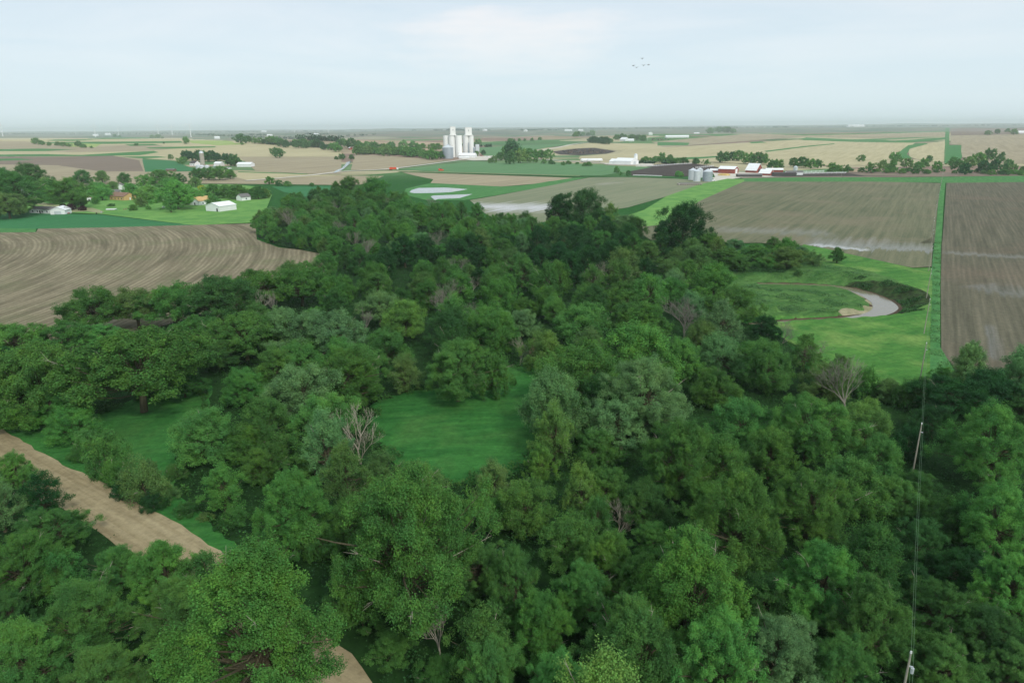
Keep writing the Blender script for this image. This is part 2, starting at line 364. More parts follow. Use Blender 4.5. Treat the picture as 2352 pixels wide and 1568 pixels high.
M_brown = field('bare_brown_soil', lin(126, 112, 98), lin(112, 98, 88), lin(140, 126, 108), across=0.1, along=0.008, rowamt=0.3, patch=0.005)
M_mud = field('dark_feedlot_mud', lin(74, 66, 62), lin(56, 50, 48), lin(92, 82, 76), across=0.2, along=0.1, rowamt=0.4, patch=0.05, patchamt=0.6)
M_crop = field('dark_green_crop', lin(56, 116, 72), lin(48, 104, 62), lin(68, 128, 78), across=0.25, along=0.02, rowamt=0.4, patch=0.02)
M_cropf = field('grey_green_crop', lin(92, 132, 88), lin(78, 120, 76), lin(112, 142, 100), across=0.2, along=0.01, rowamt=0.4, patch=0.008)
M_band = field('grass_band', lin(66, 122, 66), lin(54, 106, 56), lin(86, 138, 78), across=0.15, along=0.05, rowamt=0.4, patch=0.02)
M_lawn = field('bright_lawn', lin(104, 150, 76), lin(76, 128, 64), lin(134, 172, 90), across=0.1, along=0.08, rowamt=0.4, patch=0.018, patchamt=0.7)
M_meadow = field('bright_meadow_grass', lin(76, 128, 56), lin(54, 104, 46), lin(98, 144, 66), rowang=1.2, across=0.22, along=0.05, rowamt=0.55, patch=0.03, patchamt=0.75, fine=0.3, rowdist=0.5, third=lin(120, 150, 78), thirdamt=0.75, thirdscale=0.08, bump=0.25)
M_clear = field('clearing_grass', lin(54, 112, 50), lin(40, 92, 42), lin(70, 128, 60), rowang=1.45, across=0.28, along=0.05, rowamt=0.6, patch=0.05, patchamt=0.75, fine=0.35, rowdist=1.2, third=lin(80, 120, 60), thirdamt=0.5, thirdscale=0.09, bump=0.4)
M_strip = field('ditch_grass', lin(72, 126, 66), lin(58, 110, 60), lin(98, 148, 86), across=0.35, along=0.07, rowamt=0.5, patch=0.08, patchamt=0.6, fine=0.3, bump=0.3)
M_rough = field('rank_green_herbs', lin(76, 118, 58), lin(50, 90, 44), lin(100, 134, 72), rowang=1.3, across=0.3, along=0.12, rowamt=0.55, patch=0.09, patchamt=0.8, fine=0.4, rowdist=1.0, bump=0.5)
M_wet = field('pale_wet_soil', lin(172, 172, 170), lin(142, 142, 134), lin(196, 196, 198), across=0.5, along=0.02, rowamt=0.65, patch=0.04, patchamt=0.5, fine=0.1)
M_gravel = field('pale_gravel', lin(206, 200, 186), lin(180, 174, 160), lin(222, 218, 208), across=0.1, along=0.1, rowamt=0.3, patch=0.03)
M_road = field('dirt_road_gravel', lin(158, 140, 110), lin(134, 116, 88), lin(188, 170, 138), rowang=0, across=0.5, along=0.5, rowamt=0.3, patch=0.15, patchamt=0.4, fine=0.3)
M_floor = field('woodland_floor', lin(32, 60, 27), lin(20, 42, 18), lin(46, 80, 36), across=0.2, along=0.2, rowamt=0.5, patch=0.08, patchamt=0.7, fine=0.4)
M_bank = field('dark_earth_bank', lin(62, 66, 44), lin(34, 40, 26), lin(70, 104, 52), rowang=0.9, across=0.45, along=0.3, rowamt=0.6, patch=0.25, patchamt=0.8, fine=0.5, bump=0.5)
M_sand = field('sand_bar', lin(152, 144, 118), lin(112, 118, 80), lin(184, 174, 148), across=0.3, along=0.2, rowamt=0.4, patch=0.2)
M_brownmud = field('creek_mud', lin(84, 70, 56), lin(68, 56, 46), lin(98, 84, 68), across=0.2, along=0.2, rowamt=0.4, patch=0.2)
def water_mat(name, c, rough=0.08):
    m, t, b = newmat(name, rough, 0.6); b.inputs['Base Color'].default_value = (*c, 1)
    geo = N(t, 'ShaderNodeNewGeometry'); n = N(t, 'ShaderNodeTexNoise', i_Scale=1.2, i_Detail=3.0); L(t, geo.outputs['Position'], n.inputs['Vector'])
    bp = N(t, 'ShaderNodeBump', i_Strength=0.12, i_Distance=0.1); L(t, n.outputs[0], bp.inputs['Height']); L(t, bp.outputs[0], b.inputs['Normal']); return m
M_water = water_mat('muddy_water', lin(122, 112, 92), 0.1)
M_pond = water_mat('pond_water', lin(130, 136, 136), 0.12)

# far hillside on the left (front to back)
Z1 = lambda *a: [z1(*p) for p in a]
Z2 = lambda *a: [z2(*p) for p in a]
Z3 = lambda *a: [z3(*p) for p in a]
Z6 = lambda *a: [z6(*p) for p in a]
FAR = 0.15
sheet('tan_field', Z1((-200, 170), (500, 172), (1200, 170), (2000, 215), (2352, 262), (2352, 300), (2000, 320), (1650, 330), (1250, 330), (980, 310), (700, 290), (-200, 290)), M_tan, 'tan stubble hillside behind the left farm', FAR)
sheet('tan_field', Z1((-200, 290), (980, 300), (1000, 400), (1600, 410), (2352, 430), (2352, 495), (1900, 490), (1500, 485), (-200, 480)), M_tan2, 'pinkish tan field behind the village', FAR)
sheet('brown_field', Z1((-200, 300), (500, 300), (760, 290), (960, 325), (990, 400), (700, 402), (400, 360), (-200, 350)), M_brown, 'bare brown field on the left hillside', FAR)
sheet('brown_field', Z1((-200, 190), (180, 195), (420, 225), (1060, 215), (1260, 240), (1000, 262), (500, 270), (-200, 240)), M_tan2, 'brown strip on the left hill', FAR)
sheet('green_crop_field', Z1((980, 320), (1200, 330), (1380, 400), (1000, 405)), M_crop, 'dark green crop block beside the left farm', FAR)
for q in (((-200, 288), (300, 282), (560, 288), (820, 272), (1060, 260), (1095, 270), (960, 290), (640, 296), (-200, 300)),
          ((380, 182), (690, 180), (500, 192), (320, 190)), ((240, 200), (800, 196), (1240, 192), (1260, 204), (700, 212), (420, 212)),
          ((1000, 236), (1250, 230), (1490, 228), (1480, 236), (1160, 244), (1030, 244)), ((-100, 250), (280, 244), (540, 250), (300, 262), (-100, 262)),
          ((820, 300), (1080, 296), (1160, 304), (980, 312)), ((560, 172), (1000, 165), (1150, 172), (700, 178)), ((860, 215), (1060, 212), (1100, 220), (900, 226)),
          ((-100, 318), (120, 312), (240, 322), (-100, 330)), ((1640, 300), (2000, 306), (2200, 330), (1960, 318), (1700, 310)), ((1640, 402), (2130, 418), (2100, 424), (1640, 408))):
    sheet('grass_band', Z1(*q), M_band, 'green grassed contour band crossing the left hill', FAR)
M_lime = field('lime_grass', lin(150, 168, 98), lin(130, 152, 86), lin(168, 184, 112), across=0.1, along=0.05, patch=0.01)
sheet('lime_pasture', Z1((1280, 188), (1560, 190), (1700, 214), (1500, 222), (1320, 206)), M_lime, 'yellow-green pasture on the crest', FAR)
sheet('lime_pasture', Z1((420, 205), (700, 212), (660, 234), (480, 232)), M_lime, 'yellow-green patch on the left hill', FAR)
sheet('tan_field', Z1((1650, 300), (2352, 300), (2352, 420), (2100, 418), (1760, 396)), M_tan2, 'striped field right of the left farm', FAR)
sheet('light_field', Z1((1640, 408), (2352, 430), (1700, 462), (1620, 440)), M_tan, 'pale tan strip behind village trees', FAR)
# centre
sheet('tan_field', Z2((150, 282), (700, 318), (760, 332), (430, 376), (380, 392), (120, 392)), M_tan2, 'tan field left of the grain elevator', FAR)
sheet('green_crop_field', Z2((440, 390), (960, 334), (1200, 345), (1500, 345), (1900, 360), (2200, 372), (2060, 398), (1850, 432), (1300, 424), (800, 408)), M_cropf, 'grey-green crop field in front of the grain elevator', FAR)
sheet('tan_field', Z2((470, 406), (900, 420), (1650, 446), (1500, 478), (1150, 506), (660, 492), (690, 456), (560, 430)), M_tan2, 'brown-pink field behind the ponds')
sheet('tan_field', Z2((-60, 432), (350, 432), (200, 492), (-60, 492)), M_tan2, 'small tan field behind the wood')
sheet('green_crop_field', Z1((1870, 506), (2320, 500), (2352, 560), (2100, 575), (1960, 545)), M_crop, 'dark green crop field right of the village')
sheet('grass_dyke', Z2((500, 520), (670, 482), (1160, 506), (1300, 500), (1640, 448), (1760, 440), (1500, 500), (1100, 570), (900, 600), (640, 600), (480, 560)), M_strip, 'green dyke and grass around the two ponds')
sheet('olive_field', Z2((940, 600), (1120, 570), (1500, 498), (1760, 444), (2000, 440), (2352, 452)) + Z3((60, 432), (240, 440), (390, 434), (210, 476), (0, 548)) + Z2((2030, 650), (1700, 700), (1400, 760), (1080, 720)), M_olive, 'olive sprouting field behind the wood')
sheet('pond', Z2((520, 545), (545, 530), (590, 516), (680, 514), (760, 513), (860, 519), (930, 524), (880, 534), (800, 545), (680, 551), (560, 552)), M_pond, 'larger pale pond inside the grass dyke', wob=0.8)
sheet('pond', Z2((670, 575), (690, 568), (960, 558), (870, 586), (720, 592), (700, 600)), M_pond, 'narrow pale pond behind the wood')
# dark mud behind, farm yard
sheet('feedlot_mud', Z2((1510, 264), (1700, 242), (1800, 240), (1950, 262), (1880, 280), (1700, 290), (1560, 285)), M_mud, 'dark cattle feedlot on the far slope', FAR)
sheet('tan_field', Z2((1420, 250), (1760, 205), (2352, 212), (2352, 330), (2100, 322), (1690, 318), (1700, 296), (1960, 280), (2000, 262), (1800, 238), (1560, 250)), M_tan, 'tan field beside the feedlot', FAR)
sheet('olive_field', Z2((980, 240), (1200, 225), (1600, 212), (1740, 205), (1460, 240), (1150, 300), (1040, 300)), M_cropf, 'green field right of the grain elevator', FAR)
sheet('feedlot_mud', Z3((-60, 335), (150, 330), (280, 345), (420, 372), (330, 404), (120, 416), (-60, 412), (-230, 410), (-260, 385)), M_mud, 'dark mud yard left of the red sheds', 0.02)
sheet('farm_yard', Z3((300, 385), (560, 388), (860, 400), (840, 416), (500, 424), (320, 448), (240, 446), (320, 420)), M_gravel, 'sandy yard between the red farm buildings', 0.03)
sheet('feedlot_mud', Z3((860, 396), (1180, 388), (1700, 388), (1800, 416), (1500, 420), (860, 418)), M_mud, 'dark paddock right of the red barn', 0.02)
sheet('brown_field', Z3((1180, 392), (1800, 388), (2352, 404), (2352, 414), (1800, 416), (1300, 412)), M_brown, 'brown paddock along the farm road', 0.03)
# right distance
sheet('tan_field', Z3((0, 225), (420, 200), (860, 175), (1230, 190), (1640, 195), (1560, 250), (1500, 300), (1300, 345), (1040, 345), (650, 340), (-100, 300)), M_tan, 'tan field behind the barn tree line', FAR)
sheet('tan_field', Z3((1600, 290), (1590, 240), (1680, 205), (1845, 180), (1840, 320), (1700, 318)), M_tan, 'pale triangle field left of the far pole line', FAR)
sheet('tan_field', Z3((1870, 150), (2500, 138), (2500, 335), (2200, 330), (1945, 290), (1930, 210), (1870, 205)), M_tan2, 'pinkish field right of the far pole line', FAR)
sheet('brown_field', Z3((1870, 100), (2500, 100), (2500, 136), (1870, 148)), M_brown, 'far brown field right of the pole line', FAR)
sheet('tan_field', Z3((540, 135), (900, 140), (1840, 122), (1840, 150), (1400, 165), (900, 155), (760, 165), (0, 225), (-100, 190)), M_tan2, 'far pinkish field behind the farms', FAR)
for q in (((870, 170), (920, 160), (1240, 175), (1360, 172), (1500, 182), (1840, 160), (1845, 172), (1600, 195), (1230, 190), (900, 178)),
          ((1520, 300), (1515, 265), (1590, 212), (1700, 196), (1720, 203), (1600, 235), (1580, 270), (1620, 300)), ((440, 128), (900, 140), (1300, 132), (1840, 116), (1840, 122), (1300, 138), (900, 147)),
          ((1850, 210), (1940, 210), (1945, 290), (1930, 310), (1850, 310)), ((540, 190), (620, 186), (660, 194), (560, 200)), ((640, 250), (900, 218), (1100, 200), (1110, 204), (900, 226), (660, 256)),
          ((-100, 300), (250, 288), (400, 278), (420, 286), (200, 302), (-100, 316)), ((1835, 96), (1862, 96), (1856, 330), (1826, 330)), ((-60, 190), (150, 195), (140, 212), (-60, 214))):
    sheet('grass_band', Z3(*q), M_band, 'green grass waterway between the right-hand fields', FAR)
M_lane = M_gravel
# big right fields
sheet('grey_field', Z3((230, 570), (330, 520), (500, 452), (900, 452), (1350, 450), (1802, 462), (1790, 560), (1775, 700), (1765, 878)) + Z6((1760, 20), (1742, 268), (1620, 275), (1450, 240), (1180, 180), (930, 132), (600, 110), (200, 120), (-200, 80), (-180, -40)), M_mid, 'grey-green tilled field behind the creek bend')
sheet('grey_field', Z3((1842, 458), (2100, 452), (2600, 450)) + Z6((2700, 0), (2700, 1150), (2352, 1050), (2200, 985), (1930, 985), (1850, 880), (1806, 820), (1803, 400), (1812, 0)) + Z3((1812, 870), (1835, 560)), M_right, 'grey tilled field right of the pole line')
# grass belts
sheet('grass_verge', Z3((500, 428), (860, 420), (1500, 424), (2352, 414), (2500, 410), (2500, 452), (2352, 455), (1842, 460), (1350, 452), (500, 452)), M_strip, 'green verge along the farm road')
sheet('farm_road', Z3((480, 424), (860, 418), (1500, 416), (2352, 405), (2500, 402), (2500, 409), (2352, 413), (1500, 422), (860, 424), (500, 430)), M_brown, 'narrow farm road past the red barn')
sheet('green_waterway', Z3((-330, 700), (-150, 640), (0, 548), (220, 470), (400, 432), (510, 436), (510, 450), (350, 520), (225, 576), (120, 640), (-60, 740), (-300, 760)), M_lawn, 'bright green grassed waterway beside the grain bins')
sheet('ditch_strip', Z3((1804, 460), (1834, 460), (1822, 600), (1808, 878)) + Z6((1808, 20), (1800, 400), (1800, 800), (1860, 900), (1920, 985), (1700, 1010), (1720, 700), (1735, 400), (1752, 200), (1772, 20)) + Z3((1764, 860), (1786, 600)), M_strip, 'rough grass strip under the pole line')
MEADOW = Z6((900, 120), (1050, 150), (1200, 186), (1450, 240), (1620, 278), (1742, 276), (1748, 400), (1735, 700), (1730, 1150), (1440, 1180), (1200, 1000), (880, 800), (700, 720), (640, 590), (400, 560), (350, 380), (440, 220), (850, 200))
sheet('meadow', MEADOW, M_meadow, 'bright green meadow around the creek bend')
sheet('meadow_rough', Z6((150, 200), (500, 205), (850, 225), (1060, 250), (1340, 300), (1500, 350), (1660, 440), (1668, 520), (1560, 560), (1340, 590), (1200, 590), (700, 596), (560, 590), (300, 560), (100, 400)), M_rough, 'darker rank growth inside the creek bend')
# creek banks, mud and water
def offs(P, w):
    P = np.asarray(P); t = np.gradient(P, axis=0); t /= np.linalg.norm(t, axis=1)[:, None]; n = np.c_[-t[:, 1], t[:, 0]]
    w = np.asarray(w)[:, None] if np.ndim(w) else w
    return np.concatenate([P+n*w, (P-n*w)[::-1]])
def resample(P, n, *cols):
    P = np.asarray(P); s = np.r_[0, np.cumsum(np.linalg.norm(np.diff(P, axis=0), axis=1))]; u = np.linspace(0, s[-1], n)
    f = lambda c: np.interp(u, s, c)
    def sm(v):
        for _ in range(max(2, n//12)): v = np.r_[v[0], (v[:-2]+2*v[1:-1]+v[2:])/4, v[-1]]
        return v
    R = np.c_[sm(f(P[:, 0])), sm(f(P[:, 1]))]
    return (R,)+tuple(f(c) for c in cols) if cols else R
CRs, CWs = resample(CREEK, 60, CREEK_W)
oc = CREEK[3:8]; ocs, ocw = resample(oc, 26, CREEK_W[3:8])
tg = np.gradient(ocs, axis=0); tg /= np.linalg.norm(tg, axis=1)[:, None]; nm = np.c_[-tg[:, 1], tg[:, 0]]
if inpoly(*(ocs[13]+nm[13]*12), CIN)[0]: nm = -nm
taper = np.sin(np.linspace(0.25, math.pi-0.1, 26))[:, None]
DZ[0] += 0.006
drape('creek_bank', np.concatenate([ocs+nm*0.5, (ocs+nm*(ocw[:, None]+1.2+8.6*taper))[::-1]]), M_bank, DZ[0], 'dark eroded outer bank of the creek bend')
DZ[0] += 0.006
drape('creek_shore', offs(CRs, CWs+1.1), M_brownmud, DZ[0], 'brown muddy shore of the creek')
sp = resample(CREEK[4:9], 26); spn = np.gradient(sp, axis=0); spn /= np.linalg.norm(spn, axis=1)[:, None]; spn = np.c_[-spn[:, 1], spn[:, 0]]
if not inpoly(*(sp[10]+spn[10]*11), CIN)[0]: spn = -spn
DZ[0] += 0.006
drape('sand_bar', np.concatenate([sp+spn*2.2, (sp+spn*(4.4+1.0*np.sin(np.arange(26)*0.9)[:, None]))[::-1]]), M_sand, DZ[0], 'pale sand bar on the inside of the bend')
wv = offs(CRs, CWs+0.1)
me = ln_mesh('creek_water', [(x, y, -2.72) for x, y in wv], [(i, i+1, 118-i, 119-i) for i in range(59)], (M_water,))
tag(link('creek_water', me), 'brown creek water curving round the bend', kind='structure')
# village ground
sheet('lawn', [(-120, 436), (0, 436), (170, 430), (330, 428), (520, 424), (600, 430), (625, 448), (600, 512), (443, 519), (413, 515), (233, 493), (88, 487), (-120, 482)], M_lawn, 'mown village lawn between houses and fields')
sheet('green_crop_field', Z1((-300, 648), (0, 652), (265, 682), (460, 697), (700, 702), (1240, 766), (1400, 776), (1750, 762), (1750, 768), (1200, 785), (250, 800), (-300, 795)), M_crop, 'dark green crop field below the village')
sheet('lawn', Z1((-300, 793), (250, 800), (245, 826), (-300, 832)), M_strip, 'light grass strip at the left field edge')
sheet('tilled_field', [(-160, 537), (83, 535), (88, 527), (250, 524), (420, 519), (587, 515), (590, 552), (640, 570), (745, 582), (790, 605), (760, 640), (560, 700), (330, 775), (180, 815), (100, 860), (-200, 920)], M_curve, 'large tilled field with sweeping curved rows')
# lane in the village
M_dust = field('weedy_dust', lin(150, 152, 110), lin(112, 130, 80), lin(184, 178, 150), across=0.2, along=0.1)
sheet('village_lane', Z1((130, 600), (290, 616), (440, 640), (500, 655), (640, 655), (720, 680), (700, 694), (600, 680), (460, 686), (350, 650), (140, 616)), M_dust, 'pale gravel lane and driveway by the white trailer')
# roads in the distance
def road(name, pts, w, mat, label, lift=0.0):
    P = np.array([g(*p) for p in pts]); R = resample(P, max(8, len(pts)*5)); DZ[0] += 0.006
    return drape(name, offs(R, w/2), mat, DZ[0]+lift, label)
road('gravel_road', Z1((1690, 467), (1900, 452), (2160, 428), (2352, 402)) + Z2((60, 402), (160, 396), (300, 394), (430, 381), (600, 360), (880, 322), (960, 316)), 8, M_gravel, 'pale gravel road to the grain elevator', FAR)
road('gravel_road', Z2((1130, 322), (1330, 314), (1600, 330), (1900, 348), (2200, 362)), 9, M_gravel, 'pale road past the white shed', FAR)
road('gravel_road', Z2((1380, 262), (1560, 236), (1765, 202)), 9, M_gravel, 'road climbing to the far farm', FAR)
sheet('gravel_yard', Z2((880, 318), (900, 300), (1130, 294), (1160, 316), (1100, 326), (960, 328)), M_gravel, 'gravel yard of the grain elevator', FAR+0.1)
sheet('gravel_yard', Z2((1860, 352), (1920, 338), (2100, 340), (2210, 352), (2200, 364), (1900, 358)), M_gravel, 'gravel yard round the white shed', FAR+0.1)
sheet('river_reach', Z2((0, 412), (20, 396), (60, 380), (92, 340), (125, 328), (122, 340), (70, 388), (20, 412)), M_pond, 'pale straight reach of river', FAR)
road('hedge_track', Z2((450, 400), (800, 410), (1300, 424), (1700, 434)), 3, M_tan, 'thin track along the dark hedge line', FAR)
road('grass_headland', Z2((450, 405), (800, 415), (1300, 430), (1700, 438), (2352, 442)), 7, M_band, 'dark grass headland crossing the fields', 0.02)
# woodland floor, clearings, dirt road
FLOOR = [(-400, 900), (100, 850), (180, 806), (330, 766), (560, 694), (770, 628), (752, 588), (640, 566), (592, 545), (600, 515), (680, 470), (770, 452), (930, 478), (1090, 510), (1240, 540), (1440, 520), (1500, 556), (1640, 590), (1850, 600), (1800, 628), (1640, 625), (1650, 720), (1800, 780), (1850, 850), (1990, 905), (2100, 895), (2180, 860), (2420, 960), (2900, 1050), (3300, 1568), (2400, 2300), (0, 2300), (-900, 1568)]
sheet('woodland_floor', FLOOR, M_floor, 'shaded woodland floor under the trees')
CLEAR = [(860, 925), (960, 900), (1060, 890), (1130, 862), (1185, 838), (1245, 835), (1250, 900), (1240, 960), (1250, 1030), (1190, 1090), (1080, 1120), (960, 1100), (890, 1060), (850, 990)]
sheet('clearing', CLEAR, M_clear, 'grassy clearing in the middle of the wood', wob=0.9, step=9)
GLADE = [(150, 985), (230, 950), (330, 915), (440, 878), (490, 890), (475, 960), (410, 1040), (400, 1130), (560, 1270), (720, 1420), (820, 1568), (860, 1700), (760, 1700), (500, 1350), (300, 1200), (60, 1060), (-200, 960), (-200, 930), (40, 965)]
sheet('glade', GLADE, M_clear, 'grassy glade and verge beside the dirt road', wob=0.35, step=9)
sheet('creek_mud', [(1215, 815), (1225, 780), (1262, 770), (1275, 800), (1250, 838), (1222, 836)], M_brownmud, 'brown muddy creek bed at the end of the clearing')
ru = np.array([plane(*p, 0) for p in ((-160, 885), (0, 985), (77, 1036), (240, 1118), (403, 1204), (537, 1294), (660, 1385), (786, 1491), (850, 1562), (960, 1690))])
rl = np.array([plane(*p, 0) for p in ((-260, 920), (-60, 1045), (0, 1085), (151, 1180), (269, 1256), (370, 1322), (470, 1402), (600, 1508), (665, 1565), (790, 1720))])
ru = resample(ru, 60); rl = resample(rl, 60)
rg = np.random.RandomState(5); ru = ru+rg.uniform(-.25, .25, ru.shape); rl = rl+rg.uniform(-.25, .25, rl.shape)
ROADC = (ru+rl)/2; ang = math.atan2(*(ROADC[45]-ROADC[15]))
M_road = field('dirt_road_gravel', lin(150, 137, 106), lin(130, 117, 88), lin(178, 165, 132), rowang=ang, across=0.7, along=0.03, rowamt=0.5, patch=0.15, patchamt=0.4, fine=0.25, bump=0.08)
DZ[0] += 0.02
drape('dirt_road', np.concatenate([ru, rl[::-1]]), M_road, DZ[0], 'wide tan gravel road crossing the lower left corner')

# ---------------------------------------------------------------- mesh helper
class MB:
    def __init__(s): s.v = []; s.f = []; s.m = []
    def add(s, v, f, mi=0):
        n = len(s.v); s.v += [tuple(p) for p in v]; s.f += [tuple(i+n for i in q) for q in f]; s.m += [mi]*len(f); return s
    def box(s, x0, x1, y0, y1, z0, z1, mi=0):
        v = [(x, y, z) for z in (z0, z1) for y in (y0, y1) for x in (x0, x1)]
        return s.add(v, [(0, 2, 3, 1), (4, 5, 7, 6), (0, 1, 5, 4), (2, 6, 7, 3), (0, 4, 6, 2), (1, 3, 7, 5)], mi)
    def cyl(s, cx, cy, z0, z1, r0, r1=None, n=24, mi=0, cap=True):
        r1 = r0 if r1 is None else r1
        v = [(cx+r*math.cos(2*math.pi*i/n), cy+r*math.sin(2*math.pi*i/n), z) for z, r in ((z0, r0), (z1, r1)) for i in range(n)]
        f = [(i, (i+1) % n, n+(i+1) % n, n+i) for i in range(n)]
        if cap: f += [tuple(range(n, 2*n)), tuple(range(n-1, -1, -1))]
        return s.add(v, f, mi)
    def lathe(s, prof, cx=0, cy=0, n=28, mi=0):
        v = [(cx+r*math.cos(2*math.pi*i/n), cy+r*math.sin(2*math.pi*i/n), z) for r, z in prof for i in range(n)]
        f = [(k*n+i, k*n+(i+1) % n, (k+1)*n+(i+1) % n, (k+1)*n+i) for k in range(len(prof)-1) for i in range(n)]
        return s.add(v, f, mi)
    def prism(s, prof, y0, y1, mi=0):
        n = len(prof); v = [(x, y0, z) for x, z in prof]+[(x, y1, z) for x, z in prof]
        return s.add(v, [(i, (i+1) % n, n+(i+1) % n, n+i) for i in range(n)]+[tuple(range(n-1, -1, -1)), tuple(range(n, 2*n))], mi)
    def tube(s, pts, rad, n=5, mi=0):
        pts = [Vector(p) for p in pts]; v = []; 
        for i, p in enumerate(pts):
            d = (pts[min(i+1, len(pts)-1)]-pts[max(i-1, 0)])
            d = d.normalized() if d.length > 1e-6 else Vector((0, 0, 1))
            a = d.cross(Vector((0.31, 0.87, 0.37))).normalized(); b = d.cross(a)
            for k in range(n):
                t = 2*math.pi*k/n; v.append(p+(a*math.cos(t)+b*math.sin(t))*rad[i])
        f = [(i*n+k, i*n+(k+1) % n, (i+1)*n+(k+1) % n, (i+1)*n+k) for i in range(len(pts)-1) for k in range(n)]
        f.append(tuple(range((len(pts)-1)*n, len(pts)*n)))
        return s.add(v, f, mi)
    def mesh(s, name, mats, smooth=False): return ln_mesh(name, s.v, s.f, mats, smooth, s.m)
    def obj(s, name, mats, parent=None, smooth=False):
        return link(name, s.mesh(name, mats if isinstance(mats, (list, tuple)) else [mats], smooth), parent)
def empty(name, loc, rot=0, **kw):
    o = bpy.data.objects.new(name, None); sc.collection.objects.link(o); o.location = loc; o.rotation_euler = (0, 0, rot); o.empty_display_size = 1
    tag(o, **kw); return o

# ---------------------------------------------------------------- trees
def leafmat():
    m, t, b = newmat('leaves', 0.75, 0.035)
    oi = N(t, 'ShaderNodeObjectInfo'); geo = N(t, 'ShaderNodeNewGeometry')
    hs = N(t, 'ShaderNodeHueSaturation'); L(t, oi.outputs['Color'], hs.inputs['Color'])
    r = geo.outputs['Random Per Island']
    n = N(t, 'ShaderNodeTexNoise', i_Scale=0.28, i_Detail=4.0, i_Roughness=0.65); L(t, geo.outputs['Position'], n.inputs['Vector'])
    nf = RAMP(t, n.outputs[0], [(0.3, 0.0), (0.7, 1.0)])
    L(t, MATH(t, 'ADD', MATH(t, 'MULTIPLY', r, 0.03), MATH(t, 'ADD', MATH(t, 'MULTIPLY', nf, -0.035), 0.500)), hs.inputs['Hue'])
    L(t, MATH(t, 'ADD', MATH(t, 'MULTIPLY', r, 0.50), MATH(t, 'ADD', MATH(t, 'MULTIPLY', nf, 0.55), 0.48)), hs.inputs['Value'])
    L(t, MATH(t, 'ADD', MATH(t, 'MULTIPLY', nf, 0.12), 0.92), hs.inputs['Saturation'])
    L(t, hs.outputs[0], b.inputs['Base Color'])
    tr = N(t, 'ShaderNodeBsdfTranslucent'); L(t, hs.outputs[0], tr.inputs[0])
    mx = N(t, 'ShaderNodeMixShader'); mx.inputs[0].default_value = 0.22
    L(t, b.outputs[0], mx.inputs[1]); L(t, tr.outputs[0], mx.inputs[2]); L(t, mx.outputs[0], t.nodes['Material Output'].inputs[0]); return m
M_leaf = leafmat()
M_bark = plain('bark', lin(88, 84, 66), 0.95, 0.1, var=0.35, scale=1.5, stretch=(3, 3, 0.6))
M_pale = plain('pale_dead_wood', lin(168, 160, 146), 0.9, 0.1, var=0.25, scale=2.0)
M_grey = plain('grey_twigs', lin(132, 128, 118), 0.95, 0.05, var=0.2, scale=2.0)

def leaf_cards(C, NR, size, rs, aspect=1.0):
    n = len(C); rnd = rs.normal(size=(n, 3)); nrm = NR+rnd*0.42; nrm /= np.linalg.norm(nrm, axis=1)[:, None]
    a = np.cross(nrm, rs.normal(size=(n, 3))); a /= np.linalg.norm(a, axis=1)[:, None]; b = np.cross(nrm, a)
    s = size*rs.uniform(0.55, 1.3, (n, 1)); 
    k = rs.uniform(0.6, 1.25, (n, 4, 1)); cup = nrm*s*rs.uniform(-0.25, 0.25, (n, 1))
    V = np.stack([C+a*s*k[:, 0]*aspect, C+b*s*k[:, 1]+cup, C-a*s*k[:, 2]*aspect, C-b*s*k[:, 3]+cup], 1).reshape(-1, 3)
    return V
def fast_quads(name, V, mat):
    n = len(V)//4; me = bpy.data.meshes.new(name); me.vertices.add(len(V)); me.vertices.foreach_set('co', V.astype(np.float32).ravel())
    me.loops.add(4*n); me.loops.foreach_set('vertex_index', np.arange(4*n, dtype=np.int32))
    me.polygons.add(n); me.polygons.foreach_set('loop_start', np.arange(0, 4*n, 4, dtype=np.int32))
    me.materials.append(mat); me.update(calc_edges=True); return me
def sphere_pts(n, rs):
    d = rs.normal(size=(n, 3)); return d/np.linalg.norm(d, axis=1)[:, None]
STY = {  # R, H, crown bottom frac, blobs, blob radius frac, flatten, subs, leaves per sub, leaf size, sparsity
 'round': dict(R=6.0, H=12.5, lo=0.02, nb=46, br=(0.24, 0.38), fl=0.85, ns=10, nl=150, ls=0.098, sh='dome'),
 'tall':  dict(R=5.2, H=16.0, lo=0.03, nb=56, br=(0.22, 0.34), fl=1.15, ns=9, nl=130, ls=0.095, sh='tall'),
 'oak':   dict(R=8.5, H=12.5, lo=0.22, nb=70, br=(0.15, 0.25), fl=0.6, ns=9, nl=110, ls=0.11, sh='umb'),
 'wispy': dict(R=4.6, H=12.5, lo=0.05, nb=46, br=(0.20, 0.34), fl=1.3, ns=8, nl=80, ls=0.085, sh='tall'),
 'shrub': dict(R=3.0, H=4.2, lo=0.02, nb=22, br=(0.30, 0.46), fl=0.9, ns=8, nl=100, ls=0.075, sh='dome'),
 'near':  dict(R=6.6, H=17.0, lo=0.06, nb=104, br=(0.12, 0.22), fl=1.25, ns=11, nl=170, ls=0.066, sh='tall'),
 'nearr': dict(R=7.2, H=15.5, lo=0.05, nb=100, br=(0.13, 0.24), fl=0.9, ns=11, nl=170, ls=0.068, sh='dome'),
 'far':   dict(R=6.0, H=11.0, lo=0.02, nb=22, br=(0.28, 0.46), fl=0.9, ns=6, nl=34, ls=0.42, sh='dome'),
}
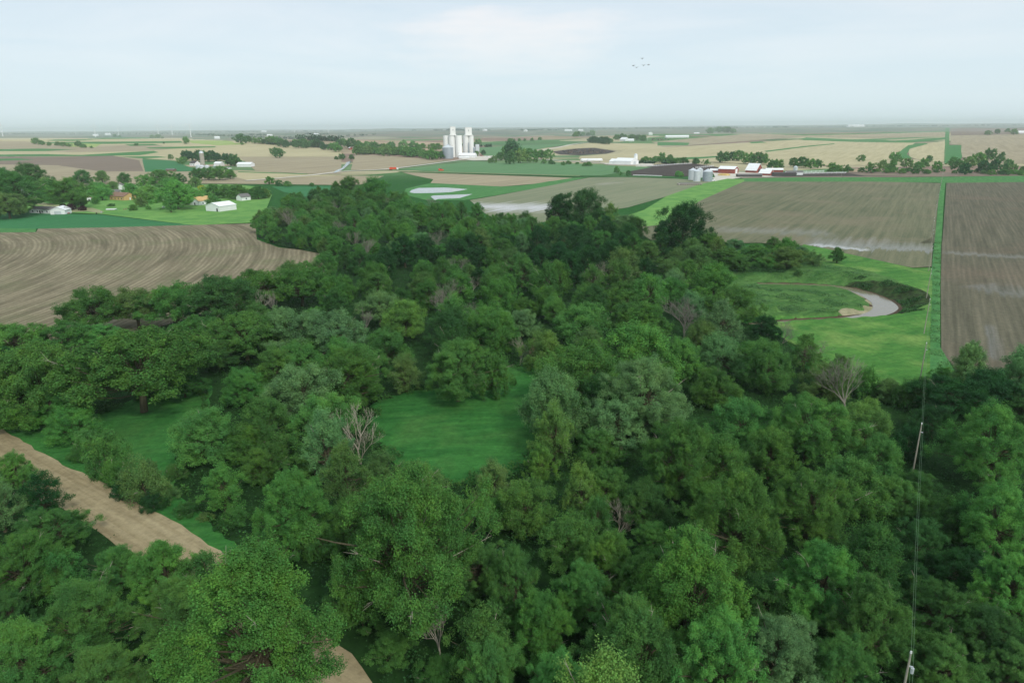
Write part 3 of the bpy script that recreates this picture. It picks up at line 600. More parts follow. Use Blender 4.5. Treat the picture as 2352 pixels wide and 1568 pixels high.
def make_proto(style, seed):
    S = STY[style]; rs = np.random.RandomState(seed); R, H = S['R'], S['H']; zc0 = S['lo']*H
    nb = S['nb']; ga = math.pi*(3-math.sqrt(5)); cs, rr = [], []
    # lopsided envelope
    ph = rs.uniform(0, 6.28, 4); am = rs.uniform(0.08, 0.26, 4)
    for i in range(nb):
        u = (i+0.5)/nb; v = 1-1.72*u if S['sh'] != 'umb' else 1-1.35*u
        v = v+rs.uniform(-0.06, 0.06); v = max(-0.8, min(0.98, v)); th = i*ga+rs.uniform(-0.35, 0.35)
        env = 1+sum(am[k]*math.sin((k+1)*th+ph[k]+2*v) for k in range(4))
        hr = math.sqrt(max(0.0, 1-v*v)); q = rs.uniform(0.62, 0.92)*(1 if rs.rand() > 0.30 else 0.55)*(rs.uniform(0.78, 1.22) if style[:4] == 'near' else rs.uniform(0.9, 1.1))
        if S['sh'] == 'tall': hr = max(0, (1-v*v))**0.62*(0.86+0.14*(-v)); 
        if S['sh'] == 'umb': hr = hr**0.7
        mid = zc0+(H-zc0)*0.45; up = (H-mid) if v > 0 else (mid-zc0)
        if S['sh'] == 'umb': mid = zc0+(H-zc0)*0.35; up = (H-mid) if v > 0 else (mid-zc0)
        c = (R*hr*math.cos(th)*env*q, R*hr*math.sin(th)*env*q, mid+v*up*(0.88 if v > 0 else 0.8)*(0.8+0.2*q)*(1+0.1*math.sin(2*th+ph[1])))
        cs.append(c); rr.append(R*rs.uniform(*S['br']))
    cs = np.array(cs); rr = np.array(rr); cen = np.array((0, 0, zc0+(H-zc0)*0.35))
    P, Nn = [], []
    for c, r in zip(cs, rr):
        out = c-cen; out = out/(np.linalg.norm(out)+1e-6)
        d = sphere_pts(S['ns'], rs)*0.8+out*0.55+np.array((0, 0, 0.12)); d /= np.linalg.norm(d, axis=1)[:, None]
        sc_ = c+d*r*np.array((1, 1, S['fl']))*rs.uniform(0.45, 0.98, (S['ns'], 1)); sr = r*rs.uniform(0.30, 0.52, S['ns'])
        for k in range(S['ns']):
            nl = int(S['nl']*rs.uniform(0.6, 1.3)); e = sphere_pts(nl, rs)+d[k]*0.35; e /= np.linalg.norm(e, axis=1)[:, None]
            dk = d[k]+np.array((0, 0, 0.2)); e2 = e*0.86+(e@dk)[:, None]*dk*0.36; P.append(sc_[k]+e2*sr[k]*np.clip(rs.normal(0.95, 0.26, (nl, 1)), 0.3, 1.8)*np.array((1, 1, 0.5+0.5*S['fl']))); Nn.append(e*0.7+np.array((0, 0, 0.45)))
    P = np.concatenate(P); Nn = np.concatenate(Nn); keep = P[:, 2] > 0.05*H*0.3; P = P[keep]; Nn = Nn[keep]
    crown = fast_quads(style+'_crown', leaf_cards(P, Nn, S['ls'], rs), M_leaf)
    mb = MB(); fk = H*rs.uniform(0.26, 0.34); tr = 0.034*H*(1.1 if S['sh'] == 'umb' else 0.85)
    lean = np.array((rs.uniform(-.5, .5), rs.uniform(-.5, .5)))
    if style == 'far':
        mb.tube([(0, 0, -0.3), (0, 0, H*0.35)], [tr, tr*0.7], 5)
    else:
        top = Vector((lean[0]*1.4, lean[1]*1.4, H*0.62)); f = Vector((lean[0]*0.5, lean[1]*0.5, fk))
        mb.tube([(0, 0, -0.5), (0, 0, 0.3), tuple(f*0.55+Vector((lean[1]*.2, 0, 0))), tuple(f), tuple((f+top)/2), tuple(top), tuple(top+Vector((0.2, .1, H*0.2)))], [tr*1.35, tr*1.1, tr*0.95, tr*0.85, tr*0.55, tr*0.32, tr*0.1], 8)
        for i in range(0, nb):
            c = Vector(cs[i]); u = rs.uniform(0, 0.8); s0 = f.lerp(top, u)
            if c.z < s0.z-1: s0 = f.copy()
            m1 = s0.lerp(c, 0.4)+Vector((rs.uniform(-.4, .4), rs.uniform(-.4, .4), -0.06*R)); m2 = s0.lerp(c, 0.75)+Vector((rs.uniform(-.4, .4), rs.uniform(-.4, .4), -0.03*R))
            e = c+(c-s0)*0.12; r0 = tr*rs.uniform(0.22, 0.4)
            mb.tube([tuple(s0), tuple(m1), tuple(m2), tuple(e)], [r0, r0*0.7, r0*0.4, r0*0.12], 5)
    if style != 'far':
        for i in rs.choice(nb, 9 if style[:4] == 'near' else 4, replace=False):
            c = Vector(cs[i]); d = (c-Vector(cen)).normalized(); d.z = abs(d.z)*0.6+0.25; e0 = c+d*rr[i]*0.5; l_ = R*rs.uniform(0.16, 0.28)
            tip = e0+d*l_+Vector((rs.uniform(-.4, .4), rs.uniform(-.4, .4), 0.2)); mb.tube([tuple(e0-d*l_), tuple(e0+Vector((rs.uniform(-.2, .2), 0.1, 0))), tuple(tip)], [0.05, 0.035, 0.012], 4, 1)
            for q_ in range(3):
                u = rs.uniform(0.1, 0.8); b0 = e0.lerp(tip, u); mb.tube([tuple(b0), tuple(b0+(d+Vector(rs.uniform(-.8, .8, 3)))*l_*0.45)], [0.022, 0.008], 3, 1)
    trunk = mb.mesh(style+'_trunk', [M_bark, M_pale])
    return dict(crown=crown, trunk=trunk, R=float(np.percentile(np.hypot(P[:, 0], P[:, 1]), 97)), H=float(P[:, 2].max()), mid=0.62)
def make_bare(seed, fan=0.55, H=10.0, mat=None, levels=5, leaves=0):
    rs = random.Random(seed); mb = MB(); tw = MB(); tips = []
    def grow(p, d, l, r, lev):
        q = p; pts = [p]; rad = [r]; dd = d.copy()
        for k in range(3):
            dd = (dd+Vector((rs.uniform(-.16, .16), rs.uniform(-.16, .16), rs.uniform(-.02, .12)))).normalized(); q = q+dd*l/3; pts.append(q); rad.append(r*(1-0.45*(k+1)/3))
        (mb if lev < 2 else tw).tube([tuple(x) for x in pts], rad, 6 if lev < 2 else 3)
        if lev >= levels: tips.append(q); return
        nch = 4 if lev == 0 else rs.choice((3, 4)) if lev < 4 else 3
        for k in range(nch):
            base = pts[3] if k < 2 else pts[rs.choice((1, 2, 3))]; t = 2*math.pi*(k/nch+rs.uniform(-.15, .15)); a = dd.orthogonal().normalized(); b = dd.cross(a)
            nd = (dd+(a*math.cos(t)+b*math.sin(t))*fan*rs.uniform(0.6, 1.35)+Vector((0, 0, 0.18))).normalized()
            grow(base, nd, l*rs.uniform(0.62, 0.86), max(r*0.52, 0.014), lev+1)
    grow(Vector((0, 0, -0.3)), Vector((rs.uniform(-.08, .08), rs.uniform(-.08, .08), 1)), H*0.30, H*0.020, 0)
    m = mat or M_grey
    t1 = mb.mesh('bare_trunk', [m]); t2 = tw.mesh('bare_twigs', [m])
    V = np.array(tw.v); return dict(crown=t2, trunk=t1, R=float(np.percentile(np.hypot(V[:, 0], V[:, 1]), 96)), H=float(V[:, 2].max()), mid=0.62)
PROTO = {k: [make_proto(k, 100+37*i+len(k)) for i in range(n)] for k, n in (('round', 4), ('tall', 3), ('oak', 3), ('wispy', 3), ('shrub', 3), ('near', 3), ('nearr', 3), ('far', 5))}
PROTO['bare'] = [make_bare(3, 0.55, 10, M_grey), make_bare(8, 0.48, 10, M_grey), make_bare(21, 0.6, 10, M_grey)]
PROTO['white'] = [make_bare(12, 0.55, 10, M_pale, 5), make_bare(15, 0.5, 10, M_pale, 5)]
def far_single(p):   # crown and trunk in one mesh, for trees a few pixels tall
    c = p['crown'].copy(); c.materials.append(M_bark)
    import bmesh
    bm = bmesh.new(); bm.from_mesh(p['trunk']); 
    for f in bm.faces: f.material_index = 1
    tmp = bpy.data.meshes.new('t'); 
    bm2 = bmesh.new(); bm2.from_mesh(c)
    bm.to_mesh(tmp); bm2.from_mesh(tmp); bm2.to_mesh(c); bm.free(); bm2.free(); c.name = 'small_tree'; return c
for p in PROTO['far']: p['single'] = far_single(p)
# tones: leaf albedo, wording
TONE = {
 'dark':  ((0.052, 0.150, 0.038), 'dark green'), 'mid': ((0.076, 0.204, 0.044), 'mid green'), 'bright': ((0.090, 0.262, 0.056), 'bright green'),
 'yellow': ((0.130, 0.275, 0.056), 'yellow-green'), 'pale': ((0.122, 0.268, 0.096), 'pale grey-green'), 'blue': ((0.082, 0.240, 0.050), 'fresh green'),
 'olive': ((0.104, 0.212, 0.058), 'olive green'), 'purple': ((0.055, 0.020, 0.030), 'dark purple'), 'gold': ((0.35, 0.36, 0.03), 'golden yellow'),
 'deep': ((0.026, 0.098, 0.028), 'very dark green'), 'grey': ((0.14, 0.13, 0.10), 'grey'), 'white': ((0.3, 0.3, 0.3), 'white'),
}
SHAPEW = {'round': 'rounded', 'tall': 'tall', 'oak': 'wide-spreading', 'wispy': 'thin airy', 'near': 'tall leafy', 'nearr': 'big rounded', 'far': 'small', 'bare': 'leafless', 'white': 'leafless white-barked', 'shrub': 'low bushy'}
rng = random.Random(77)
LABELS = []   # (bucket label, px x, object)
TREES = []    # world x, y, R
KNAME = {'round': 'broadleaf_tree', 'tall': 'broadleaf_tree', 'oak': 'spreading_oak_tree', 'wispy': 'airy_tree', 'near': 'cottonwood_tree', 'nearr': 'broadleaf_tree', 'far': 'distant_tree', 'bare': 'leafless_tree', 'white': 'leafless_tree', 'shrub': 'shrub'}
def region(x, y):
    if y > 1000:
        if x < 560+max(0, (y-1200))*0.8 and y > 1030+0.62*x: return "below the dirt road"
        if x < 780 and y < 1330: return "between road and clearing"
        if x < 1230: return "just below the clearing" if y < 1330 else "at bottom, right of the road"
        if x < 1560: return "below right of the clearing" if y < 1260 else 'at the bottom centre'
        if x < 2060: return "in foreground left of wires" if y < 1260 else "bottom, left of near pole"
        return "right of the wires"
    if y > 860:
        if x < 300: return "at left edge above road"
        if x < 900: return "left of the clearing"
        if x < 1250: return "behind the clearing's back edge"
        if x < 1640: return 'right beside the clearing'
        if x < 2080: return 'below the bright meadow'
        return "below right-hand tilled field"
    if y > 700:
        if x < 500: return "before the curved-row field"
        if x < 900: return "in wood left of centre"
        if x < 1250: return 'behind the clearing'
        if x < 1600: return "in wood right of centre"
        return "at bright meadow's left edge"
    if y > 600:
        if x < 520: return "at curved field's near edge"
        if x < 800: return "at curved field's near corner"
        if x < 1150: return "deep in wood, centre left"
        if x < 1450: return "deep in wood, mid centre"
        return 'left of the creek bend'
    if y > 520:
        if x < 820: return "at curved field's right end"
        if x < 1150: return "in far half of wood"
        if x < 1450: return 'below the tall elm pair'
        if x < 1700: return "near lone dark round tree"
        return "on creek below grey field"
    if x < 900: return "at wood's far left corner"
    if x < 1250: return "at far edge near ponds"
    return "at wood's far right corner"
def put(style, X, Y, R, tone, rg=None, hs=1.0, variant=None, label=None, cat=None, group='trees of the wood', rot=None, name=None, Z=None):
    pr = PROTO[style]; p = pr[variant if variant is not None else rng.randrange(len(pr))]
    s = R/p['R']; z = T(X, Y) if Z is None else Z; rz = rot if rot is not None else rng.uniform(0, 6.28)
    px_, py_, dep = project(X, Y, z+p['H']*s*hs*0.6)
    col = TONE[tone][0]; j = rng.uniform(0.9, 1.1); col = (col[0]*j*rng.uniform(0.9, 1.12), col[1]*j, col[2]*j*rng.uniform(0.9, 1.1), 1)
    nm = name or KNAME[style]
    if group in ('village trees', 'village lawn trees') or style == 'far': col = (col[0]*1.5, col[1]*1.45, col[2]*1.5, 1)
    if style == 'far':
        o = link(nm, p['single'], loc=(X, Y, z)); o.rotation_euler = (0, 0, rz); o.scale = (s*rng.uniform(.9, 1.1), s, s*hs); o.color = col
    else:
        o = empty(nm, (X, Y, z), rz); o.scale = (s*rng.uniform(.92, 1.08), s*rng.uniform(.92, 1.08), s*hs)
        t_ = link('trunk', p['trunk'], o); c_ = link('twigs' if style in ('bare', 'white') else 'crown', p['crown'], o); c_.color = col
    w_ = 'shrub' if style == 'shrub' else 'tree'
    if label: base = label
    elif style in ('bare', 'white'): base = '%s %s %s' % (SHAPEW[style], w_, rg or region(px_, py_))
    else: base = '%s %s %s %s' % (TONE[tone][1], SHAPEW[style], w_, rg or region(px_, py_))
    tag(o, None, cat or w_, group); LABELS.append([base, px_, py_, o]); TREES.append((X, Y, R)); return o
def tree(cx, cy, w, style, tone, hs=1.0, **kw):
    "place a tree so that its crown is centred on pixel cx, cy and w pixels wide"
    p = PROTO[style][0]; z = 8.0
    if cy < 425:      # far trees stand where their foot is seen
        P_ = g(cx, cy+0.42*w*hs*p['H']/p['R']/2); _, _, dep = project(P_[0], P_[1], T(*P_)); return put(style, P_[0], P_[1], w/2*dep/F, tone, hs=hs, **kw)
    for _ in range(6):
        gz = 0.0
        P_ = plane(cx, cy, z); gz = T(*P_)
        _, _, dep = project(P_[0], P_[1], z); R = w/2*dep/F; z = gz+R/p['R']*p['H']*hs*0.6
        if z > 40: z = 30
    P_ = plane(cx, cy, z)
    return put(style, P_[0], P_[1], R, tone, hs=hs, **kw)

# hand-placed trees of the wood: crown centre x, y, crown width in pixels, kind, tone, height factor
for a in ((585, 1440, 400, 'near', 'blue', 0.95), (375, 1300, 190, 'near', 'bright', 1.0), (190, 1400, 250, 'nearr', 'mid', 0.9), (55, 1290, 210, 'nearr', 'mid', 0.9), (-5, 1150, 110, 'wispy', 'pale', 1),
          (95, 1130, 110, 'wispy', 'deep', 0.85), (60, 1500, 250, 'near', 'blue', 0.9), (240, 1540, 220, 'near', 'mid', 0.85), (300, 1590, 120, 'nearr', 'yellow', 0.8), (470, 1330, 150, 'wispy', 'mid', 1), (270, 1290, 150, 'nearr', 'bright', .9),
          (110, 1210, 170, 'nearr', 'mid', 0.7), (420, 1400, 190, 'near', 'mid', .8), (10, 1400, 160, 'nearr', 'dark', .9), (130, 1310, 120, 'wispy', 'bright', .9),
          (930, 1200, 440, 'nearr', 'mid', 1.05), (1005, 1430, 120, 'white', 'white', 1.2), (800, 1190, 150, 'round', 'mid', 1), (730, 1230, 120, 'round', 'mid', 1), (960, 1110, 120, 'wispy', 'olive', .8), (1100, 1290, 160, 'nearr', 'mid', 0.9), (820, 1370, 170, 'nearr', 'mid', 0.7), (1180, 1330, 150, 'near', 'mid', 1), (1110, 1470, 180, 'wispy', 'mid', .9), (1240, 1420, 190, 'near', 'mid', .9),
          (1130, 1530, 200, 'near', 'bright', .9), (1280, 1560, 200, 'near', 'bright', .85), (1270, 990, 115, 'wispy', 'yellow', 1.1), (1240, 1060, 90, 'wispy', 'yellow', .9), (1130, 1100, 110, 'wispy', 'olive', .8), (1205, 1150, 160, 'round', 'mid', 1.0), (1120, 1170, 110, 'round', 'bright', .9), (1335, 1120, 100, 'wispy', 'yellow', 1.1), (1310, 1230, 150, 'round', 'mid', 1),
          (1400, 1290, 160, 'near', 'mid', .9), (1340, 1360, 170, 'near', 'blue', .9), (1560, 1030, 210, 'nearr', 'mid', 1.1), (1370, 1020, 120, 'round', 'mid', 1), (1430, 960, 170, 'oak', 'pale', 1.2), (1340, 840, 220, 'round', 'mid', 0.9), (1470, 800, 230, 'round', 'bright', .8), (1480, 890, 240, 'nearr', 'pale', .9), (1930, 850, 90, 'wispy', 'olive', .9), (2040, 890, 90, 'round', 'olive', .7), (2090, 900, 70, 'shrub', 'dark', 1.5), (1990, 870, 70, 'shrub', 'mid', 1.6), (2130, 880, 60, 'shrub', 'dark', 1.3), (1850, 800, 90, 'wispy', 'mid', .8), (1800, 760, 80, 'bare', 'grey', .8), (1870, 820, 80, 'bare', 'grey', .8), (1390, 905, 150, 'round', 'dark', 1),
          (1650, 1050, 160, 'round', 'mid', 1.1), (1700, 960, 150, 'round', 'blue', 1), (1860, 970, 200, 'nearr', 'blue', .9), (1770, 1030, 150, 'round', 'mid', 1), (1700, 1200, 230, 'near', 'mid', 1), (1860, 1150, 210, 'nearr', 'mid', 1), (1960, 1100, 170, 'round', 'mid', 1), (1900, 1320, 230, 'nearr', 'bright', 1), (2000, 1420, 190, 'near', 'mid', 1), (2010, 1270, 150, 'tall', 'dark', 1),
          (1580, 1360, 290, 'near', 'blue', 0.95), (1470, 1330, 180, 'near', 'mid', .95), (1450, 1490, 250, 'near', 'mid', .9), (1650, 1500, 260, 'near', 'bright', .9), (1790, 1490, 260, 'nearr', 'pale', .9), (1760, 1360, 170, 'round', 'dark', .9), (1930, 1530, 200, 'near', 'mid', .8), (1560, 1560, 200, 'near', 'mid', .75),
          (2170, 1530, 200, 'nearr', 'mid', .8), (2300, 1180, 220, 'nearr', 'bright', 1), (2280, 1000, 230, 'nearr', 'bright', 1), (2330, 1330, 200, 'near', 'bright', .9), (2190, 1180, 130, 'round', 'dark', 1), (2170, 1400, 190, 'nearr', 'dark', .9), (2270, 1440, 190, 'nearr', 'dark', .9), (2340, 1520, 160, 'near', 'mid', .8), (2200, 1290, 130, 'round', 'deep', 1),
          (2190, 905, 160, 'oak', 'deep', 1), (2270, 890, 150, 'round', 'deep', .9), (2340, 915, 130, 'round', 'dark', .8), (2150, 960, 110, 'round', 'deep', .9), (2170, 858, 60, 'shrub', 'bright', 1.2), (2080, 1010, 90, 'shrub', 'deep', 1.4), (2110, 1110, 110, 'round', 'dark', .8), (2060, 1130, 120, 'round', 'mid', .9), (2120, 1230, 120, 'round', 'dark', 1), (2100, 1330, 110, 'round', 'deep', 1), (2070, 1480, 150, 'round', 'dark', .9),
          (1960, 890, 150, 'bare', 'grey', 1), (1900, 870, 130, 'round', 'olive', .9), (1990, 960, 150, 'round', 'yellow', 1), (2020, 1040, 140, 'round', 'mid', 1), (1760, 745, 80, 'round', 'deep', .9), (1740, 810, 130, 'round', 'mid', .8), (1660, 800, 150, 'round', 'pale', .8), (1575, 735, 110, 'bare', 'grey', .8), (1690, 690, 120, 'round', 'mid', .8), (1640, 640, 120, 'round', 'bright', .9),
          (115, 925, 80, 'tall', 'bright', .9), (165, 965, 120, 'round', 'bright', .9), (235, 1030, 110, 'shrub', 'mid', 1.5), (200, 1010, 80, 'shrub', 'bright', 1.4), (330, 1090, 110, 'shrub', 'olive', 1.6), (290, 1110, 80, 'shrub', 'deep', 1.2), (375, 1130, 70, 'shrub', 'olive', 1), (430, 1165, 60, 'shrub', 'dark', 1), (515, 1205, 45, 'shrub', 'dark', .9), (470, 1185, 40, 'shrub', 'olive', .9),
          (510, 1110, 110, 'wispy', 'bright', .9), (470, 985, 150, 'round', 'bright', 1.05), (615, 960, 150, 'round', 'mid', 1.1), (695, 880, 170, 'round', 'pale', 1), (560, 880, 120, 'round', 'bright', .9), (665, 1150, 200, 'near', 'bright', 1.0), (600, 1050, 110, 'round', 'mid', 1), (540, 1180, 70, 'shrub', 'mid', 1.2), (600, 1250, 60, 'shrub', 'dark', 1.2), (350, 1150, 60, 'shrub', 'deep', 1.2), (260, 1080, 80, 'shrub', 'mid', 1.4), (180, 1040, 60, 'shrub', 'mid', 1.1), (400, 1080, 60, 'shrub', 'mid', 1), (560, 1010, 110, 'round', 'mid', .9), (750, 1010, 140, 'wispy', 'pale', 1), (822, 985, 115, 'white', 'white', 1), (790, 1080, 140, 'wispy', 'olive', 1), (870, 1080, 110, 'wispy', 'olive', .8), (720, 1050, 120, 'round', 'mid', .8),
          (310, 830, 330, 'oak', 'mid', .95), (60, 860, 260, 'oak', 'mid', 1.1), (30, 780, 170, 'oak', 'bright', .9), (40, 905, 170, 'round', 'mid', .9), (420, 880, 120, 'oak', 'dark', .8), (400, 690, 180, 'oak', 'blue', .9), (215, 705, 170, 'oak', 'mid', .9), (310, 700, 160, 'oak', 'olive', .9), (150, 770, 140, 'oak', 'mid', .9), (230, 770, 130, 'oak', 'bright', .8),
          (500, 680, 190, 'oak', 'dark', 1), (600, 655, 150, 'oak', 'mid', 1), (690, 650, 140, 'oak', 'mid', 1), (560, 760, 190, 'oak', 'mid', .95), (650, 750, 190, 'oak', 'pale', .9), (760, 760, 190, 'oak', 'pale', .9), (800, 850, 190, 'nearr', 'mid', .9), (700, 800, 130, 'oak', 'mid', .8), (450, 760, 150, 'oak', 'mid', .9), (500, 810, 130, 'oak', 'dark', .9),
          (600, 700, 70, 'white', 'white', 1), (1050, 830, 200, 'nearr', 'bright', .85), (930, 850, 90, 'wispy', 'olive', .8), (1025, 700, 85, 'bare', 'grey', 1.1), (1200, 735, 80, 'round', 'pale', 1), (1130, 730, 130, 'round', 'bright', .9), (1193, 800, 55, 'white', 'white', 1), (1140, 850, 90, 'shrub', 'mid', 2), (890, 790, 130, 'round', 'mid', .8), (930, 720, 120, 'round', 'yellow', .9), (870, 700, 130, 'oak', 'pale', 1), (1085, 720, 50, 'bare', 'grey', .9),
          (1420, 1180, 80, 'white', 'white', .9), (1400, 1110, 130, 'round', 'mid', 1), (1480, 1150, 130, 'round', 'dark', 1), (1500, 1230, 120, 'round', 'mid', .9), (1370, 1180, 90, 'wispy', 'mid', 1), (1630, 1140, 120, 'round', 'mid', .9), (1010, 1540, 120, 'round', 'dark', .7), (900, 1480, 120, 'round', 'mid', .7), (1640, 880, 120, 'round', 'mid', .9), (1330, 730, 150, 'round', 'bright', .8), (1285, 475, 85, 'tall', 'deep', .75), (1345, 468, 105, 'round', 'dark', .95), (1575, 510, 125, 'round', 'deep', 1.05), (1925, 580, 36, 'tall', 'mid', .72), (1810, 585, 100, 'round', 'olive', .55), (1735, 575, 70, 'round', 'bright', .65), (1670, 585, 80, 'round', 'mid', .6), (1775, 560, 50, 'wispy', 'mid', .6), (1870, 590, 50, 'shrub', 'olive', 1), (1700, 600, 60, 'round', 'mid', .6), (1760, 600, 60, 'round', 'bright', .5), (1840, 575, 60, 'round', 'pale', .5), (1650, 560, 50, 'round', 'mid', .6), (1690, 560, 60, 'round', 'pale', .55), (1610, 600, 70, 'round', 'mid', .6), (1440, 510, 70, 'round', 'pale', .7), (1400, 520, 60, 'round', 'mid', .6), (1835, 618, 22, 'shrub', 'dark', 1),
          (860, 430, 80, 'round', 'blue', .9), (800, 425, 66, 'round', 'mid', .9), (910, 455, 50, 'round', 'mid', .9), (1060, 610, 60, 'bare', 'grey', .9), (1370, 640, 70, 'bare', 'grey', .9), (1085, 650, 50, 'bare', 'grey', .9), (670, 520, 60, 'bare', 'grey', 1.1), (830, 575, 90, 'bare', 'grey', .7), (1000, 560, 60, 'bare', 'grey', .8)):
    tree(a[0], a[1], a[2], a[3], a[4], a[5])

# fill the rest of the wood
FW = np.array([plane(x, y, 0) for x, y in FLOOR[:-4]+[(2500, 1568), (1200, 1900), (0, 1800), (-300, 1568)]])
NO = [np.array([plane(x, y, 0) for x, y in P]) for P in (CLEAR, GLADE)]
NO.append(np.concatenate([ru, rl[::-1]])); NO.append(np.array([plane(x, y, 0) for x, y in [(1190, 850), (1200, 760), (1290, 750), (1290, 860)]]))
def near_creek(X, Y): return creek_dist(X, Y)[0] < 5
bx = (FW[:, 0].min(), FW[:, 0].max(), 28, FW[:, 1].max()); cnt = 0; tries = 0
clumps = [(rng.uniform(-200, 250), rng.uniform(0, 450), rng.choice(['dark', 'mid', 'mid', 'bright', 'pale', 'olive', 'yellow', 'deep', 'blue'])) for _ in range(46)]
while tries < 14000 and cnt < 330:
    tries += 1
    X = rng.uniform(*bx[:2]); Y = bx[2]+(bx[3]-bx[2])*rng.random()
    if not inpoly(X, Y, FW)[0] or any(inpoly(X, Y, P)[0] for P in NO) or near_creek(X, Y): continue
    vx, vy, dep = project(X, Y, 8)
    if not (-60 < vx < 2410 and vy < 1640): continue
    if vy > 1000 and vx < 700: k = 0.9
    R = rng.uniform(4.0, 6.3)
    if rng.random() < 0.12: R = rng.uniform(2.8, 3.8)
    if any((X-a_)**2+(Y-b_)**2 < (0.74*(R+min(c_, 7.5)))**2 for a_, b_, c_ in TREES): continue
    tn = min(clumps, key=lambda c: (c[0]-X)**2+(c[1]-Y)**2)[2]
    if rng.random() < 0.45: tn = rng.choice(['dark', 'mid', 'mid', 'bright', 'pale', 'olive', 'blue'])
    st = rng.choice(['round', 'round', 'round', 'tall', 'wispy', 'oak']) if vx > 500 or vy > 900 else 'oak'
    if rng.random() < 0.05: st = 'bare'; tn = 'grey'; R *= 0.75
    if vy > 1000 and st in ('round', 'tall'): st = 'nearr' if st == 'round' else 'near'
    p = PROTO[st][0]; H = p['H']*R/p['R']; hs = min(1.1, max(0.7, rng.uniform(10.5, 13.5)/H)); 
    put(st, X, Y, R, tn, hs=hs); cnt += 1
print('fill', cnt, tries, 'trees', len(TREES))

# undergrowth of leaf tufts on the woodland floor
rs = np.random.RandomState(4); q = []
while sum(len(a_) for a_ in q) < 20000:
    X = rs.uniform(bx[0], bx[1], 6000); Y = rs.uniform(25, bx[3], 6000)
    m = inpoly(X, Y, FW)
    for P in NO: m &= ~inpoly(X, Y, P)
    m &= creek_dist(X, Y) > 3; v = np.array([project(a_, b_, 1)[:2] for a_, b_ in zip(X[m], Y[m])]); k = (v[:, 0] > -40) & (v[:, 0] < 2390) & (v[:, 1] < 1600)
    q.append(np.c_[X[m][k], Y[m][k]])
q = np.concatenate(q)[:20000]; C = np.repeat(np.c_[q, np.zeros(len(q))], 26, 0); hgt = np.repeat(rs.uniform(0.5, 2.6, len(q)), 26)
C += np.c_[rs.normal(0, 0.55, (len(C), 2)), rs.uniform(0.05, 1, len(C))*hgt]
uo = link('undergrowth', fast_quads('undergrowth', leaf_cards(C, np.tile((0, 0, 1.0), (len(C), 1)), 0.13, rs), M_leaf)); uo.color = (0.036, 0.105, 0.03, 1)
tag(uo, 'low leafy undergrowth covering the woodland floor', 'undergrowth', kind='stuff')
# weeds and tall grass at the edges and in the creek bend
def tufts(name, polys, n, size, hmax, col, label, sd=1, keep=None):
    rs = np.random.RandomState(sd); out = []
    for P, share in polys:
        P = np.asarray(P); c = 0
        while c < n*share:
            X = rs.uniform(P[:, 0].min(), P[:, 0].max(), 3000); Y = rs.uniform(P[:, 1].min(), P[:, 1].max(), 3000); m = inpoly(X, Y, P)
            if keep is not None: m &= keep(X, Y)
            out.append(np.c_[X[m], Y[m]]); c += m.sum()
    q = np.concatenate(out); z = terrain(q[:, 0], q[:, 1]); C = np.c_[q, z+rs.uniform(0, hmax, len(q))]
    o = link(name, fast_quads(name, leaf_cards(C, np.tile((0, 0, 0.8), (len(C), 1)), size, rs), M_leaf)); o.color = (*col, 1)
    tag(o, label, 'grass', kind='stuff'); return o
nmask = lambda X, Y: (np.sin(X*0.55+1.7*np.sin(Y*0.21))+np.sin(Y*0.62+X*0.17) > 0.1)
W = lambda P: np.array([plane(x, y, 0) for x, y in P])
tufts('meadow_weeds', [(W(Z6((300, 215), (850, 225), (1060, 250), (1340, 300), (1560, 400), (1200, 360), (700, 350), (300, 350))), 0.45), (W(Z6((420, 390), (900, 398), (1160, 420), (1330, 500), (1310, 545), (700, 575), (560, 560))), 0.55)], 14000, 0.16, 0.8, (0.085, 0.20, 0.07), 'rank weeds inside and above the creek bend', 2, lambda X, Y: nmask(X, Y) & (creek_dist(X, Y) > 2.5))
tufts('bank_weeds', [(np.concatenate([ocs+nm*(ocw[:, None]+1.2), (ocs+nm*(ocw[:, None]+8.5))[::-1]]), 1)], 4500, 0.22, 0.7, (0.05, 0.13, 0.04), 'dark weeds clinging to the eroded creek bank', 3, nmask)
tufts('ditch_weeds', [(W(Z6((1762, 100), (1804, 100), (1800, 800), (1900, 985), (1720, 1005), (1730, 700))), 1)], 7000, 0.15, 0.5, (0.10, 0.24, 0.08), 'tall ditch grass under the pole line', 5, nmask)
tufts('clearing_grass', [(W(CLEAR), 0.6), (W(GLADE), 0.4)], 20000, 0.10, 0.2, (0.065, 0.17, 0.055), 'grass tufts in the clearing and glade', 6)
def edge_band(P, w):
    P = np.asarray(P); c = P.mean(0); return np.concatenate([c+(P-c)*(1+w), [c+(P[0]-c)*(1+w)], [c+(P[0]-c)*(1-w)], (c+(P-c)*(1-w))[::-1]])
tufts('edge_brush', [(edge_band(resample(W(CLEAR+[CLEAR[0]]), 60), 0.09), 0.5), (edge_band(resample(W(GLADE+[GLADE[0]]), 60), 0.05), 0.5)], 16000, 0.16, 1.3, (0.055, 0.15, 0.035), 'ragged brush fringing the clearing and the glade', 8, lambda X, Y: (np.sin(X*1.1+2*np.sin(Y*0.5))+np.sin(Y*0.9+X*0.3) > -0.2) & ~inpoly(X, Y, np.concatenate([ru, rl[::-1]])))
tufts('clearing_weeds', [(W(CLEAR), 0.6), (W(GLADE), 0.4)], 9000, 0.16, 0.4, (0.075, 0.165, 0.05), 'weed clumps scattered through the clearing', 12, lambda X, Y: np.sin(X*0.5+2*np.sin(Y*0.23))+np.sin(Y*0.47+X*0.2) > 0.9)
